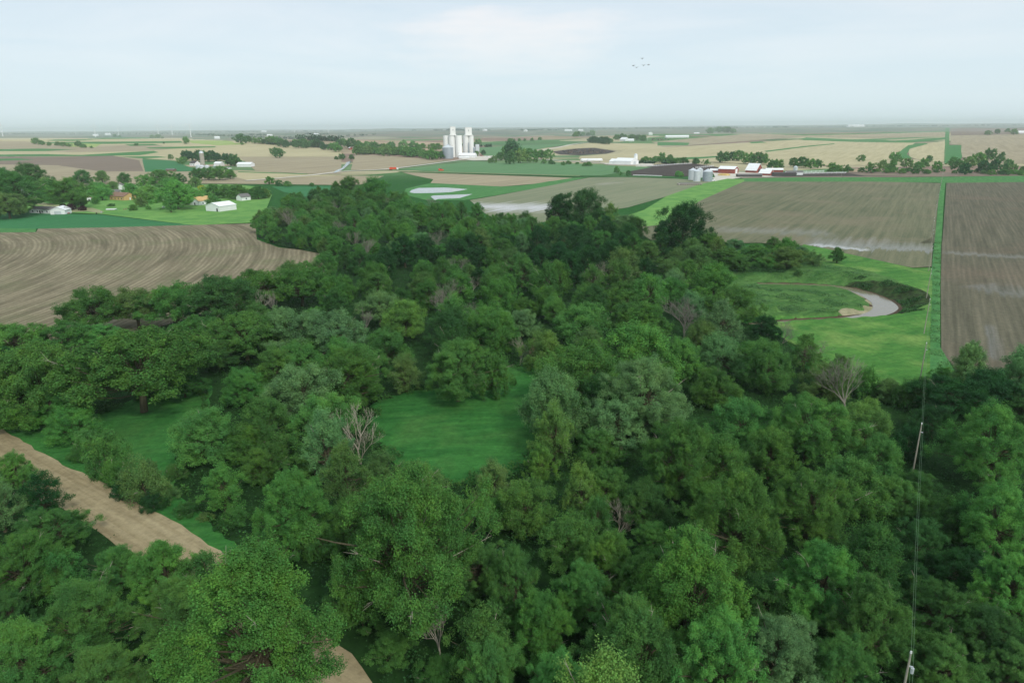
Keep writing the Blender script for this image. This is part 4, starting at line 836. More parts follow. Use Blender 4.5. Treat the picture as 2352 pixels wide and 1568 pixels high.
tufts('roadside_weeds', [(np.concatenate([rl+(rl-ru)*0.02, (rl+(rl-ru)*0.14)[::-1]]), 0.6), (np.concatenate([ru+(ru-rl)*0.0, (ru+(ru-rl)*0.08)[::-1]]), 0.4)], 6000, 0.13, 0.3, (0.05, 0.14, 0.04), 'weeds along both edges of the dirt road', 7)

# ---------------------------------------------------------------- distant trees
def row(pts, n, w, tones, rgn, group, jit=(1.5, 2), hs=0.9, styles=('far',), sj=0.3):
    P = np.array(pts, float); s = np.r_[0, np.cumsum(np.linalg.norm(np.diff(P, axis=0), axis=1))]
    for i in range(n):
        u = s[-1]*(i+rng.uniform(0.1, 0.9))/n; x = np.interp(u, s, P[:, 0])+rng.uniform(-jit[0], jit[0]); y = np.interp(u, s, P[:, 1])+rng.uniform(-jit[1], jit[1])
        tree(x, y, w*1.3*rng.uniform(1-sj, 1+sj), rng.choice(styles), rng.choice(tones), hs*rng.uniform(0.85, 1.15), rg=rgn, group=group)
row(Z3((0, 308), (120, 312), (240, 316), (290, 322)), 6, 15, ('dark', 'mid'), 'in the low row behind the mud yard', 'tree line behind the farms')
for a in ((365, 292, 30, 'dark'), (430, 285, 24, 'deep'), (470, 282, 30, 'mid'), (540, 300, 30, 'mid'), (600, 300, 34, 'dark'), (640, 296, 32, 'mid'), (690, 340, 24, 'dark'), (730, 338, 26, 'mid'), (835, 325, 26, 'dark'), (890, 325, 30, 'dark'), (950, 335, 26, 'mid'), (995, 330, 28, 'dark'), (1090, 355, 22, 'mid'), (1130, 358, 20, 'mid'), (1185, 352, 16, 'olive'), (1285, 295, 22, 'mid'), (1340, 345, 24, 'mid')):
    tree(*z3(a[0], a[1]), a[2], 'far', a[3], 1.0, rg='in the tree line behind the red barn', group='tree line behind the farms')
for a in ((1500, 300, 30, 'mid'), (1580, 330, 26, 'olive'), (1650, 345, 26, 'mid'), (1725, 298, 20, 'dark'), (1690, 330, 24, 'mid'), (1780, 350, 24, 'mid'), (1420, 345, 26, 'olive'), (1480, 355, 26, 'mid'), (1880, 320, 30, 'mid'), (1920, 345, 30, 'dark'), (1985, 320, 34, 'olive'), (2050, 300, 40, 'mid'), (2120, 275, 30, 'dark'), (2190, 290, 34, 'dark'), (2150, 340, 36, 'deep'), (2080, 355, 34, 'deep'), (2220, 360, 30, 'dark'), (2280, 370, 24, 'olive'), (2340, 372, 22, 'mid'), (1960, 370, 30, 'deep'), (2250, 330, 20, 'mid')):
    tree(*z3(a[0], a[1]), a[2], 'far', a[3], 1.05, rg='in the far right tree belt', group='tree belt at the far right')
row(Z3((1060, 372), (1400, 375), (1800, 380), (2352, 392)), 26, 14, ('mid', 'dark'), 'in the far paddock hedge', 'hedge along the paddock', hs=0.7)
for a in ((75, 400, 18), (95, 402, 14)): tree(*z3(*a[:2]), a[2], 'far', 'bright', .9, rg='by the grain bins', group='yard trees')
# creek belt left of the elevator
row(Z2((170, 250), (350, 255), (560, 268), (740, 288)), 26, 19, ('dark', 'mid', 'mid', 'olive'), 'in the belt left of the elevator', 'tree belt beside the elevator', jit=(3, 3))
row(Z2((200, 232), (400, 232), (520, 222), (700, 235), (750, 215)), 11, 18, ('mid', 'dark', 'pale'), 'behind the belt left of the elevator', 'tree belt beside the elevator', jit=(3, 2))
row(Z1((1650, 180), (1850, 190), (2050, 205), (2352, 235)), 22, 18, ('dark', 'mid', 'deep'), 'in the wood behind left hill', 'long wood in the valley', jit=(3, 3))
row(Z2((30, 200), (110, 212), (250, 215)), 7, 20, ('dark', 'mid'), 'left of the elevator on the far slope', 'long wood in the valley', jit=(2, 2))
row(Z2((10, 300), (40, 315), (90, 295), (140, 300)), 4, 10, ('mid', 'dark'), 'beside the straight river reach', 'river bank trees')
for a in ((1185, 270, 34, 'mid'), (1230, 262, 44, 'deep'), (1220, 300, 40, 'dark'), (1290, 300, 34, 'olive'), (1150, 300, 20, 'dark'), (1110, 320, 18, 'olive'), (1080, 326, 14, 'olive'), (1310, 265, 24, 'pale'), (1350, 280, 26, 'mid'), (1400, 280, 28, 'mid'), (1430, 285, 22, 'dark'), (1480, 282, 30, 'mid'), (1340, 315, 20, 'olive'), (1395, 322, 14, 'mid'), (1450, 332, 13, 'mid'), (1500, 335, 12, 'dark'), (1035, 268, 14, 'deep'), (985, 280, 13, 'mid'), (1000, 205, 18, 'pale')):
    tree(*z2(a[0], a[1]), a[2], 'far', a[3], 1.1, rg='in the grove right of the elevator', group='grove beside the elevator')
row(Z2((1500, 342), (1700, 348), (1800, 352)), 6, 11, ('mid', 'dark'), 'along the road to the white shed', 'roadside shrubs', hs=.7)
row(Z2((2120, 322), (2200, 318), (2352, 322)), 8, 12, ('mid', 'dark'), 'in the hedge right of the white shed', 'hedge right of the white shed')
for a in ((2262, 300, 16, 'mid'), (2320, 312, 16, 'mid'), (1950, 390, 15, 'mid'), (2030, 412, 14, 'dark'), (1980, 415, 10, 'mid')): tree(*z2(a[0], a[1]), a[2], 'far', a[3], 1.3, rg='near the crossing field tracks', group='hedge right of the white shed')
# far hedges and farm groves on the slopes
row(Z2((1770, 185), (1830, 188), (1910, 190)), 10, 14, ('deep', 'dark'), 'in the far windbreak', 'far windbreak', jit=(2, 1.2))
row(Z2((1930, 165), (2060, 165), (2150, 178)), 9, 14, ('dark', 'mid'), 'behind the far white barn', 'far windbreak', jit=(2, 1.5))
row(Z2((1655, 148), (1700, 144), (1760, 142), (1790, 144)), 5, 11, ('dark', 'mid'), 'on far slope above feedlot', 'far slope trees')
row(Z2((1180, 186), (1235, 186), (1350, 182), (1380, 176), (1425, 172)), 6, 9, ('mid', 'dark'), 'on far slope behind elevator', 'far slope trees')
row(Z3((265, 118), (330, 108), (390, 110), (445, 116)), 8, 12, ('dark', 'mid'), 'in the right skyline grove', 'skyline grove', jit=(1.5, 1))
row(Z3((2100, 126), (2225, 108), (2240, 120), (2330, 128)), 4, 11, ('dark', 'mid'), 'near the far right farm', 'far right trees')
for a in ((250, 190, 24, 'mid'), (290, 205, 16, 'mid'), (340, 210, 16, 'mid'), (400, 212, 15, 'mid'), (440, 215, 15, 'mid'), (480, 218, 14, 'mid'), (540, 212, 18, 'dark'), (575, 226, 14, 'mid'), (630, 232, 10, 'mid')):
    tree(*z1(a[0], a[1]), a[2], 'far', a[3], .8, rg='in the hedge on the far left hill', group='hedge on the far left hill')
for a in ((1283, 190, 15, 'mid', 1.3), (1670, 208, 10, 'mid', .9), (1890, 262, 26, 'dark', 1), (1925, 278, 26, 'dark', 1), (1175, 300, 14, 'olive', 1.2), (940, 216, 12, 'mid', .5), (795, 155, 9, 'dark', 1), (1050, 162, 12, 'mid', .8), (1090, 160, 14, 'mid', .8), (1120, 166, 10, 'mid', .7), (825, 160, 8, 'mid', .7), (1130, 205, 5, 'dark', .9)):
    tree(*z1(a[0], a[1]), a[2], 'far', a[3], a[4], rg='standing alone on the left hill', group='lone trees on the left hill')
row(Z1((1270, 290), (1330, 290), (1440, 298), (1540, 300), (1600, 330), (1660, 330)), 14, 19, ('deep', 'dark'), 'in the windbreak behind the left farm', 'windbreak of the left farm', jit=(2, 2))
tree(*z1(1548, 296), 13, 'far', 'deep', 1.6, rg='tallest in the left farm windbreak', group='windbreak of the left farm')
row(Z1((1240, 330), (1280, 320)), 2, 15, ('mid',), 'left of the tower silo', 'windbreak of the left farm')
# village trees
VT = [(30, 428, 130, 'dark'), (75, 415, 90, 'dark'), (5, 412, 60, 'dark'), (110, 425, 60, 'mid'), (15, 465, 75, 'olive'), (0, 440, 50, 'olive'), (155, 432, 95, 'mid'), (122, 440, 60, 'mid'), (190, 410, 50, 'dark'), (182, 460, 30, 'dark'),
      (228, 432, 48, 'bright'), (232, 440, 36, 'bright'), (216, 428, 30, 'dark'), (236, 408, 30, 'olive'), (262, 424, 20, 'mid'), (288, 412, 30, 'dark'), (298, 432, 34, 'bright'), (258, 425, 26, 'olive'), (312, 438, 20, 'purple'), (320, 445, 30, 'olive'), (345, 440, 54, 'yellow'), (336, 418, 36, 'bright'),
      (405, 438, 84, 'bright'), (372, 412, 50, 'mid'), (390, 425, 60, 'bright'), (435, 446, 50, 'bright'), (410, 412, 30, 'dark'), (455, 402, 34, 'dark'), (480, 400, 34, 'mid'), (505, 400, 36, 'mid'), (530, 402, 24, 'mid'), (463, 430, 16, 'gold'), (488, 434, 44, 'mid'), (520, 434, 44, 'mid'), (545, 436, 46, 'mid'), (450, 420, 26, 'olive'),
      (575, 440, 26, 'olive'), (592, 438, 34, 'dark'), (608, 442, 24, 'olive'), (620, 415, 20, 'mid'), (640, 420, 18, 'dark'), (660, 422, 18, 'mid'), (716, 424, 12, 'mid'), (488, 458, 32, 'mid'), (322, 461, 26, 'olive')]
for a in VT:
    tree(a[0], a[1], a[2]*1.2, 'far' if a[2] < 22 else ('nearr' if (a[2] > 60) else 'round'), a[3], 0.85 if a[2] < 44 else 0.7, rg='among the village houses', group='village trees')
for (x, y, w, st, tn, hs, lb) in ((389, 460, 29, 'tall', 'bright', 1.0, 'neat oval green tree standing alone on the village lawn'), (162, 473, 22, 'round', 'purple', .9, 'dark purple tree at the right end of the white trailer'), (190, 477, 20, 'round', 'purple', .7, 'small dark purple round tree beside the driveway'),
      (143, 471, 18, 'shrub', 'purple', 1, 'low dark purple shrub behind the white trailer'), (218, 459, 20, 'round', 'mid', .9, 'small green tree on the lawn by the red and white kiosk'), (305, 475, 24, 'round', 'mid', .7, 'conical green bush on the lawn left of the oval tree'),
      (340, 476, 15, 'shrub', 'mid', 1, 'small round bush on the lawn next to the oval tree'), (256, 470, 20, 'shrub', 'dark', .6, 'low flat dark bush on the lawn'), (371, 480, 12, 'shrub', 'mid', .5, 'tiny shrub in front of the oval tree')):
    tree(x, y, w, st, tn, hs, label=lb, group='village lawn trees')

# far woods on the skyline, too many to count
def farwood(name, segs, label, col, sd):
    rs = np.random.RandomState(sd); CC = []
    for (pts, n, hh) in segs:
        n = int(n*1.6); hh = hh*1.1
        P = np.array(pts, float); s = np.r_[0, np.cumsum(np.linalg.norm(np.diff(P, axis=0), axis=1))]
        for i in range(n):
            u = rs.uniform(0, s[-1]); w = g(np.interp(u, s, P[:, 0]), np.interp(u, s, P[:, 1])+rs.uniform(-.6, .6)); z = T(*w); h = hh*rs.uniform(0.5, 1.15)
            k = 26; d = sphere_pts(k, rs)*np.array((h*0.75, h*0.75, h*0.5)); CC.append(d+np.array((w[0], w[1], z+h*0.5)))
    C = np.concatenate(CC); o = link(name, fast_quads(name, leaf_cards(C, np.tile((0, 0, .6), (len(C), 1)), 2.6, rs), M_leaf)); o.color = (*col, 1)
    tag(o, label, 'woods', kind='stuff')
farwood('far_woods', [(Z1((0, 132), (700, 130), (1300, 126), (1700, 118), (2352, 106)), 150, 12), (Z1((0, 145), (700, 146), (1200, 142), (1500, 150)), 50, 9), (Z1((1350, 150), (1600, 160), (1850, 172), (2050, 180), (2352, 195)), 90, 12),
    (Z1((1720, 150), (1860, 155)), 14, 10), (Z1((2100, 145), (2260, 148)), 18, 11), (Z2((0, 104), (500, 100), (760, 96)), 60, 12), (Z2((780, 112), (900, 118), (1080, 116)), 80, 13), (Z2((1180, 100), (1400, 96)), 30, 11), (Z2((1290, 120), (1440, 118)), 26, 12),
    (Z2((1400, 90), (2352, 84)), 110, 12), (Z2((1480, 118), (1560, 116)), 10, 10), (Z3((0, 78), (900, 80), (1050, 76), (1500, 82), (2352, 72)), 150, 12), (Z3((1040, 86), (1230, 84)), 22, 12), (Z3((1500, 84), (1850, 86)), 24, 10), (Z2((0, 160), (300, 150)), 12, 9)],
    'blue hazy woods dotted along the horizon', (0.035, 0.10, 0.045), 9)
farwood('far_scrub', [(Z1((1850, 215), (2100, 225), (2352, 250)), 60, 7), (Z2((160, 275), (400, 285), (740, 300)), 60, 5), (Z2((900, 228), (1100, 232)), 14, 5), (Z2((1900, 352), (2352, 345)), 20, 3)], 'scrubby bushes filling the distant valley', (0.05, 0.12, 0.05), 10)

# ---------------------------------------------------------------- buildings
W_wall = plain('white_siding', lin(232, 234, 234), 0.6, 0.3, var=0.06, scale=0.3)
W_conc = plain('white_concrete', lin(240, 241, 238), 0.8, 0.2, var=0.09, scale=0.12, stretch=(1, 1, 0.25))
W_galv = plain('galvanized_steel', lin(168, 178, 186), 0.45, 0.5, metal=0.35, var=0.15, scale=0.4, stretch=(1, 1, 3))
W_galvl = plain('bright_galvanized_steel', lin(206, 212, 216), 0.45, 0.5, metal=0.2, var=0.12, scale=0.4)
W_red = plain('barn_red_paint', lin(150, 80, 70), 0.7, 0.2, var=0.2, scale=0.5)
W_roofw = plain('white_metal_roof', lin(236, 238, 238), 0.5, 0.3, var=0.08, scale=0.4)
W_roofg = plain('grey_shingles', lin(120, 118, 116), 0.9, 0.1, var=0.2, scale=0.8)
W_roofd = plain('dark_shingles', lin(84, 80, 80), 0.9, 0.1, var=0.2, scale=0.8)
W_tan = plain('tan_siding', lin(206, 172, 120), 0.8, 0.2, var=0.1)
W_brown = plain('brown_roof', lin(138, 112, 96), 0.9, 0.1, var=0.2)
W_dark = plain('dark_opening', lin(34, 34, 36), 0.6, 0.2, var=0.1)
W_glass = plain('window_glass', lin(70, 82, 92), 0.15, 0.6, var=0.1)
W_rust = plain('rusty_red_roof', lin(150, 74, 60), 0.8, 0.2, var=0.2)
W_wood = plain('weathered_pole_wood', lin(160, 156, 142), 0.9, 0.1, var=0.2, scale=2)
W_wire = plain('wire', lin(96, 128, 96), 0.5, 0.3, var=0.05)
W_black = plain('black_paint', lin(30, 30, 32), 0.6, 0.3)
W_orange = plain('orange_paint', lin(214, 84, 48), 0.5, 0.3)
W_hay = plain('straw', lin(196, 170, 112), 0.95, 0.1, var=0.3)
def shed(name, px, w, l, h, rh, rot, wall, roof, label, cat, windows=0, door=None, doors=(), chimney=False, group=None, gamb=False, at=None, over=0.35, winmat=None):
    P = g(*px) if at is None else at; o = empty(name, (P[0], P[1], T(*P)), rot, label=label, cat=cat, group=group)
    hw = w/2
    if gamb: prof = [(-hw, -0.3), (hw, -0.3), (hw, h), (hw*0.62, h+rh*0.62), (0, h+rh), (-hw*0.62, h+rh*0.62), (-hw, h)]; rp = [(-hw-over, h-0.3), (-hw*0.62, h+rh*0.62), (0, h+rh), (hw*0.62, h+rh*0.62), (hw+over, h-0.3)]
    else: prof = [(-hw, -0.3), (hw, -0.3), (hw, h), (0, h+rh), (-hw, h)]; rp = [(-hw-over, h-over*rh/hw), (0, h+rh), (hw+over, h-over*rh/hw)]
    MB().prism(prof, -l/2, l/2).obj('wall', wall, o)
    th = 0.18; MB().prism([(x, z+0.02) for x, z in rp]+[(x, z+0.02+th) for x, z in rp[::-1]], -l/2-over, l/2+over).obj('roof', roof, o) if True else None
    if chimney:
        c = MB().box(hw*0.3, hw*0.3+0.7, l*0.1, l*0.1+0.7, h+rh*0.4, h+rh+0.9).obj('chimney', W_rust, o)
    for k in range(windows):
        y = -l/2+(k+0.7)*l/(windows+0.4)
        for s in (1, -1):
            m = MB().box(*( (hw+0.01, hw+0.07) if s > 0 else (-hw-0.07, -hw-0.01) ), y-0.5, y+0.5, 1.0, 2.1).obj('window', winmat or W_glass, o)
    for (side, c0, dw, dh, mt) in doors:    # side: 'f' front gable (-y), 'b' back gable, 'l', 'r'
        mb = MB()
        if side == 'f': mb.box(c0-dw/2, c0+dw/2, -l/2-0.08, -l/2-0.01, 0, dh)
        if side == 'b': mb.box(c0-dw/2, c0+dw/2, l/2+0.01, l/2+0.08, 0, dh)
        if side == 'l': mb.box(-hw-0.08, -hw-0.01, c0-dw/2, c0+dw/2, 0, dh)
        if side == 'r': mb.box(hw+0.01, hw+0.08, c0-dw/2, c0+dw/2, 0, dh)
        mb.obj('door', mt, o)
    return o
def at_px(x, y): P = g(x, y); return P
# --- grain elevator
def silo_group(name, px, dx, dia, h, n2, hhw, hhh, label, hx=0.0):
    P = g(*px); o = empty(name, (P[0], P[1], T(*P)), RAD(12), label=label, cat='grain elevator', group='concrete elevator towers')
    r = dia/2
    for i, (x, y) in enumerate(n2):
        m = MB(); m.cyl(x*r*1.98, y*r*1.98, -1, h, r, n=32); m.cyl(x*r*1.98, y*r*1.98, h, h+0.5, r*1.02, n=32); m.obj('silo_tube', W_conc, o)
    m = MB().box(hx-hhw/2, hx+hhw/2, -hhw*0.4, hhw*0.4, h+0.5, h+0.5+hhh); hd = m.obj('headhouse', W_conc, o)
    MB().box(hx-hhw/2-0.3, hx+hhw/2+0.3, -hhw*0.4-0.3, hhw*0.4+0.3, h+0.5+hhh, h+1.1+hhh).obj('roof', W_roofw, hd)
    MB().box(hx-0.4, hx+0.4, -hhw*0.4-0.06, -hhw*0.4-0.01, h+0.6+hhh*0.55, h+0.6+hhh*0.72).obj('window', W_glass, hd)
    m = MB().box(hx-hhw*0.5-1.2, hx+hhw*0.5+1.0, -hhw*0.5, hhw*0.5, h+0.5, h+2.6); m.obj('gallery', W_conc, o); return o
sg = silo_group('grain_elevator', zs(960, 600), 0, 11.5, 36, [(0.70, -0.2), (-0.28, 0.2), (-1.0, 0.95), (0.2, 0.95)], 8.6, 14, 'left white concrete grain elevator with square headhouse behind the steel bin', -1.5)
sg2 = silo_group('grain_elevator', zs(1215, 560), 0, 9.4, 33.5, [(-0.5, 0), (0.5, 0), (-0.5, 1), (0.5, 1)], 11.5, 14, 'right white concrete grain elevator with wide headhouse behind the warehouse', 0)
MB().tube([(-0.6, -6.0, 22), (-0.9, -6.8, 12), (-1.0, -7.2, 0)], [0.9, 0.9, 1.6], 10).obj('chute', W_galv, sg2)
def grain_bin(px, dia, h, label, mat=W_galv, parts=True, group='steel grain bins', at=None, cat='grain bin'):
    P = g(*px) if at is None else at; o = empty('grain_bin', (P[0], P[1], T(*P)), rng.uniform(0, 3), label=label, cat=cat, group=group); r = dia/2
    prof = [(r, -0.5)]; k = 0; z = 0
    while z < h: prof += [(r, z), (r*1.012, z+h/24), (r, z+h/12)]; z += h/12
    prof = [p for p in prof if p[1] <= h]+[(r, h)]
    MB().lathe(prof, n=36).obj('shell', mat, o)
    MB().lathe([(r*1.04, h-0.1), (r*1.04, h+0.05), (r*0.12, h+r*0.52), (r*0.12, h+r*0.58), (0.01, h+r*0.6)], n=36).obj('roof', W_galvl, o)
    if dia > 7:
        a = 0.7; m = MB()
        m.box(r*1.01, r*1.01+0.12, -0.7, 0.7, 0.2, 2.2); m.obj('door', W_galvl, o)
        m = MB(); m.tube([(r*0.2, -r*0.2, h+r*0.5), (r*0.75, -r*0.75, h*0.95), (r*0.8, -r*0.8, 0)], [0.15, 0.15, 0.15], 5); m.obj('ladder', W_galvl, o)
    return o
grain_bin(zs(848, 622), 18.5, 18.0, 'large corrugated steel bin in front of the left concrete elevator')
grain_bin(zs(1290, 560), 8, 13, 'narrow blue-grey steel bin right of the right elevator')
mb = MB(); P = g(*zs(1365, 575)); o = empty('leg_tower', (P[0], P[1], T(*P)), 0.3, label='boxy grey hopper tower standing right of the elevators', cat='hopper tower')
MB().box(-3.2, 3.2, -3.2, 3.2, 8, 20).obj('hopper_box', W_galvl, o)
for sx in (-1, 1):
    for sy in (-1, 1): MB().box(sx*2.9-0.25, sx*2.9+0.25, sy*2.9-0.25, sy*2.9+0.25, -0.5, 8).obj('leg', W_galv, o)
shed('warehouse', zs(1195, 610), 14, 29, 4.6, 3.4, RAD(78), W_wall, W_roofw, 'low white warehouse at the foot of the right elevator', 'warehouse', doors=[('r', 6, 8, 3.2, W_dark), ('f', 0, 4, 3.5, W_galvl)])
shed('scale_office', zs(1130, 625), 5, 17, 2.6, 0.9, RAD(84), W_wall, W_roofw, 'long low white office in front of the warehouse', 'office', doors=[('r', 2, 1.2, 2.1, W_dark)])
def vehicle(name, px, l, w, h, rot, body, label, cat, group=None, trailer=False, at=None):
    P = g(*px) if at is None else at; o = empty(name, (P[0], P[1], T(*P)), rot, label=label, cat=cat, group=group)
    if trailer:
        MB().box(-l/2, l*0.28, -w/2, w/2, 1.1, h).obj('cargo_box', body, o)
        MB().prism([(l*0.31, 0.7), (l/2, 0.7), (l/2, 1.6), (l*0.46, h*0.85), (l*0.31, h*0.85)], -w/2, w/2).obj('cab', W_wall if body is not W_wall else W_orange, o)
    else:
        MB().prism([(-l/2, 0.35), (l/2, 0.35), (l/2, h*0.55), (l*0.2, h*0.6), (l*0.08, h), (-l*0.38, h), (-l/2, h*0.6)], -w/2, w/2).obj('body', body, o)
        MB().prism([(-l*0.36, h*0.64), (l*0.14, h*0.64), (l*0.06, h*0.94), (-l*0.34, h*0.94)], -w/2-0.02, w/2+0.02).obj('window', W_glass, o)
    for sx in (-0.33, 0.36):
        for sy in (-1, 1):
            m = MB(); y0 = sy*w/2; 
            rr_ = 0.5 if trailer else 0.34
            n = 14; v = [(sx*l+rr_*math.cos(6.283*i/n), y0+dy, rr_+rr_*math.sin(6.283*i/n)) for dy in (-0.15, 0.15) for i in range(n)]
            m.add(v, [(i, (i+1) % n, n+(i+1) % n, n+i) for i in range(n)]+[tuple(range(n)), tuple(range(2*n-1, n-1, -1))]); m.obj('wheel', W_black, o)
    return o
vehicle('truck', z2(418, 392), 11, 2.6, 3.6, RAD(10), W_orange, 'orange truck on the pale gravel road', 'truck', trailer=True)
vehicle('parked_car', z2(396, 391), 5, 2, 1.9, RAD(80), W_dark, 'dark car just behind the orange truck', 'car')
for (a_, lb) in (((1448, 580), 'pink-red pickup in the elevator yard'), ((1545, 602), 'white van parked in the elevator yard')):
    vehicle('parked_car', zs(*a_), 6, 2.2, 2.2, RAD(8), W_rust if 'red' in lb else W_wall, lb, 'car', group='vehicles in the elevator yard')
vehicle('combine', z2(742, 397), 6, 3, 3, 0.4, W_orange, 'tiny orange tractor in the crop field before the elevator', 'tractor')
# left farm
def tower_silo(px, dia, h, label, mat=W_conc):
    P = g(*px); o = empty('tower_silo', (P[0], P[1], T(*P)), 0, label=label, cat='silo'); r = dia/2
    MB().lathe([(r, -0.5), (r, h)], n=24).obj('shaft', mat, o, True)
    MB().lathe([(r*1.03, h-0.05), (r*0.95, h+r*0.4), (r*0.6, h+r*0.8), (r*0.2, h+r), (0.01, h+r*1.02)], n=24).obj('dome', W_galvl, o, True); return o
M_oldc = plain('old_grey_concrete', lin(176, 168, 156), 0.9, 0.1, var=0.2, scale=0.4)
tower_silo(z1(1400, 372), 6.0, 19, 'tall grey tower silo with domed cap at the left farm', M_oldc)
for x, lb in ((1397, 'left one of two small white bins below the tower silo'), (1431, 'right one of two small white bins below the tower silo')): grain_bin(z1(x, 399), 6.6, 6, lb, W_galvl, group='small bins of the left farm')
grain_bin(z1(1368, 385), 6, 4.5, 'squat pale bin left of the tower silo', W_galvl, group='small bins of the left farm')
shed('farm_shed', z1(1512, 362), 8, 12, 3.6, 2, RAD(70), W_wall, W_roofw, 'white shed behind the left farm bins', 'shed')
shed('farmhouse', z1(1345, 362), 9, 12, 4, 3, RAD(60), W_wall, W_roofd, 'white farmhouse with dark roof left of the tower silo', 'house', windows=2, chimney=True)
shed('machine_shed', z1(1695, 368), 11, 21, 3.8, 2.2, RAD(80), W_wall, W_roofw, 'long white machine shed right of the left farm', 'shed', doors=[('r', 6, 5, 3.0, W_dark), ('r', 0, 4, 3.0, W_dark)])
grain_bin(z1(1481, 383), 4, 4, 'tiny white bin beside the left farm sheds', W_galvl, group='small bins of the left farm')
shed('cattle_shelter', z1(1180, 400), 6, 11, 2.2, 1, RAD(85), W_brown, W_roofg, 'small brown shelter in the green block of the left farm', 'shelter')
for i, (x, y, c) in enumerate(((1530, 388, W_wall), (1555, 386, W_dark), (1580, 384, W_wall))): vehicle('parked_car', z1(x, y), 6, 2.3, 2.2, 0.3, c, ('white pickup', 'dark pickup', 'second white pickup')[i]+' in the row at the left farm', 'car', group='vehicles at the left farm')
shed('far_shed', z2(118, 250), 6, 8, 3, 2, RAD(30), W_rust, W_roofw, 'small reddish house by the river trees', 'house')
# village houses
shed('house', z1(205, 580), 9, 13, 5.6, 3.6, RAD(58), W_wall, W_roofw, 'two-storey white house under the big left trees', 'house', windows=3, chimney=True, doors=[('f', 1, 1.1, 2.2, W_dark)])
shed('trailer_home', (117, 490), 8, 26, 3.0, 1.2, RAD(72), W_wall, W_roofg, 'long white trailer home with grey roof at the field edge', 'trailer home', windows=6, doors=[('l', 4, 1.1, 2.1, W_dark)])
shed('garage', (141, 492), 8.5, 9, 3.0, 1.9, RAD(10), W_wall, W_roofw, 'white gabled garage at the right end of the trailer home', 'garage', doors=[('f', 0, 4, 2.4, W_galvl)])
for i, (x, y) in enumerate(((133, 491), (151, 491))): vehicle('parked_car', (x, y+1), 4.4, 1.8, 1.5, 0.1, W_rust, ('left', 'right')[i]+' one of two red cars before the white garage', 'car', group='red cars at the garage')
shed('house', z1(850, 597), 10, 17, 3.2, 2.4, RAD(62), W_tan, W_brown, 'tan ranch house with grey-brown roof on the lawn', 'house', windows=4, doors=[('f', 0, 1.1, 2.1, W_wall)])
shed('house', z1(800, 572), 9, 14, 3.0, 2.2, RAD(70), W_wall, W_roofg, 'white house with grey roof behind the tan house', 'house', windows=2)
shed('house', z1(835, 530), 8, 9, 3.4, 2.4, RAD(20), W_wall, W_roofg, 'small far house with grey roof between village trees', 'house', windows=1)
shed('garden_kiosk', z1(617, 608), 3.2, 3.2, 2.6, 1.6, RAD(30), W_wall, W_rust, 'tiny white kiosk with red roof on the lawn', 'kiosk', doors=[('f', 0, 0.9, 1.9, W_dark)])
shed('house', z1(1385, 630), 10, 12, 3.2, 2.4, RAD(-24), W_wall, W_tan, 'small white house with tan roof below the village trees', 'house', windows=2, doors=[('f', 1, 1.1, 2.1, W_dark)])
shed('pole_barn', (509, 484), 12.5, 13.5, 3.6, 2.0, RAD(-27), W_wall, W_roofw, 'white gabled pole barn alone on the right of the lawn', 'barn', doors=[('f', 4.0, 1.2, 2.3, W_black), ('l', -4, 1.0, 2.3, W_black)], over=0.3)
grain_bin((483, 485), 2.4, 1.5, 'small white tank beside the pole barn', W_wall, group='small tanks', cat='tank')
shed('house', z1(1680, 602), 6, 8, 3, 2, RAD(-30), W_wall, W_roofg, 'little white cottage at the right end of the village trees', 'house', windows=1)
shed('house', z1(110, 560), 8, 12, 3, 2, RAD(60), W_wall, W_roofg, 'pale house half hidden at the far left of the village', 'house', windows=2)
shed('garden_shed', z1(1122, 602), 3, 4, 2.3, 1.2, 0.3, W_wall, W_roofw, 'small white garden shed under the bright trees', 'shed')
shed('garden_shed', z1(1305, 628), 4, 4, 2.4, 1.2, 0.3, W_brown, W_roofw, 'small brown shed left of the tan-roofed house', 'shed')
# lawn furniture: a white boat trailer-like bench and utility boxes
P = g(256, 484); o = empty('boat_trailer', (P[0], P[1], T(*P)), 0.1, label='white flat trailer standing on the lawn', cat='trailer')
MB().prism([(-3, 0.7), (2.4, 0.7), (3.1, 1.1), (3.0, 1.3), (-3, 1.3)], -0.9, 0.9).obj('bed', W_wall, o)
for sx in (-1.0, 0.2):
    for sy in (-1, 1): MB().cyl(sx, sy*0.95, 0.0, 0.7, 0.3, n=10).obj('wheel', W_black, o)
MB().tube([(3, 0, 0.9), (4.4, 0, 0.5)], [0.08, 0.08], 5).obj('hitch', W_galv, o)
P = g(378, 479); o = empty('propane_tank', (P[0], P[1], T(*P)), 0.5, label='small white tank under the oval tree', cat='tank')
v_ = MB(); n = 12
prof = [(-1.4, 0.05), (-1.2, 0.45), (-0.9, 0.6), (0.9, 0.6), (1.2, 0.45), (1.4, 0.05)]
v_.add([(x, r*math.cos(6.283*i/n), 0.95+r*math.sin(6.283*i/n)) for x, r in prof for i in range(n)], [(k*n+i, k*n+(i+1) % n, (k+1)*n+(i+1) % n, (k+1)*n+i) for k in range(5) for i in range(n)]); v_.obj('vessel', W_wall, o, True)
for sx in (-0.8, 0.8): MB().box(sx-0.1, sx+0.1, -0.4, 0.4, 0, 0.5).obj('leg', W_galv, o)
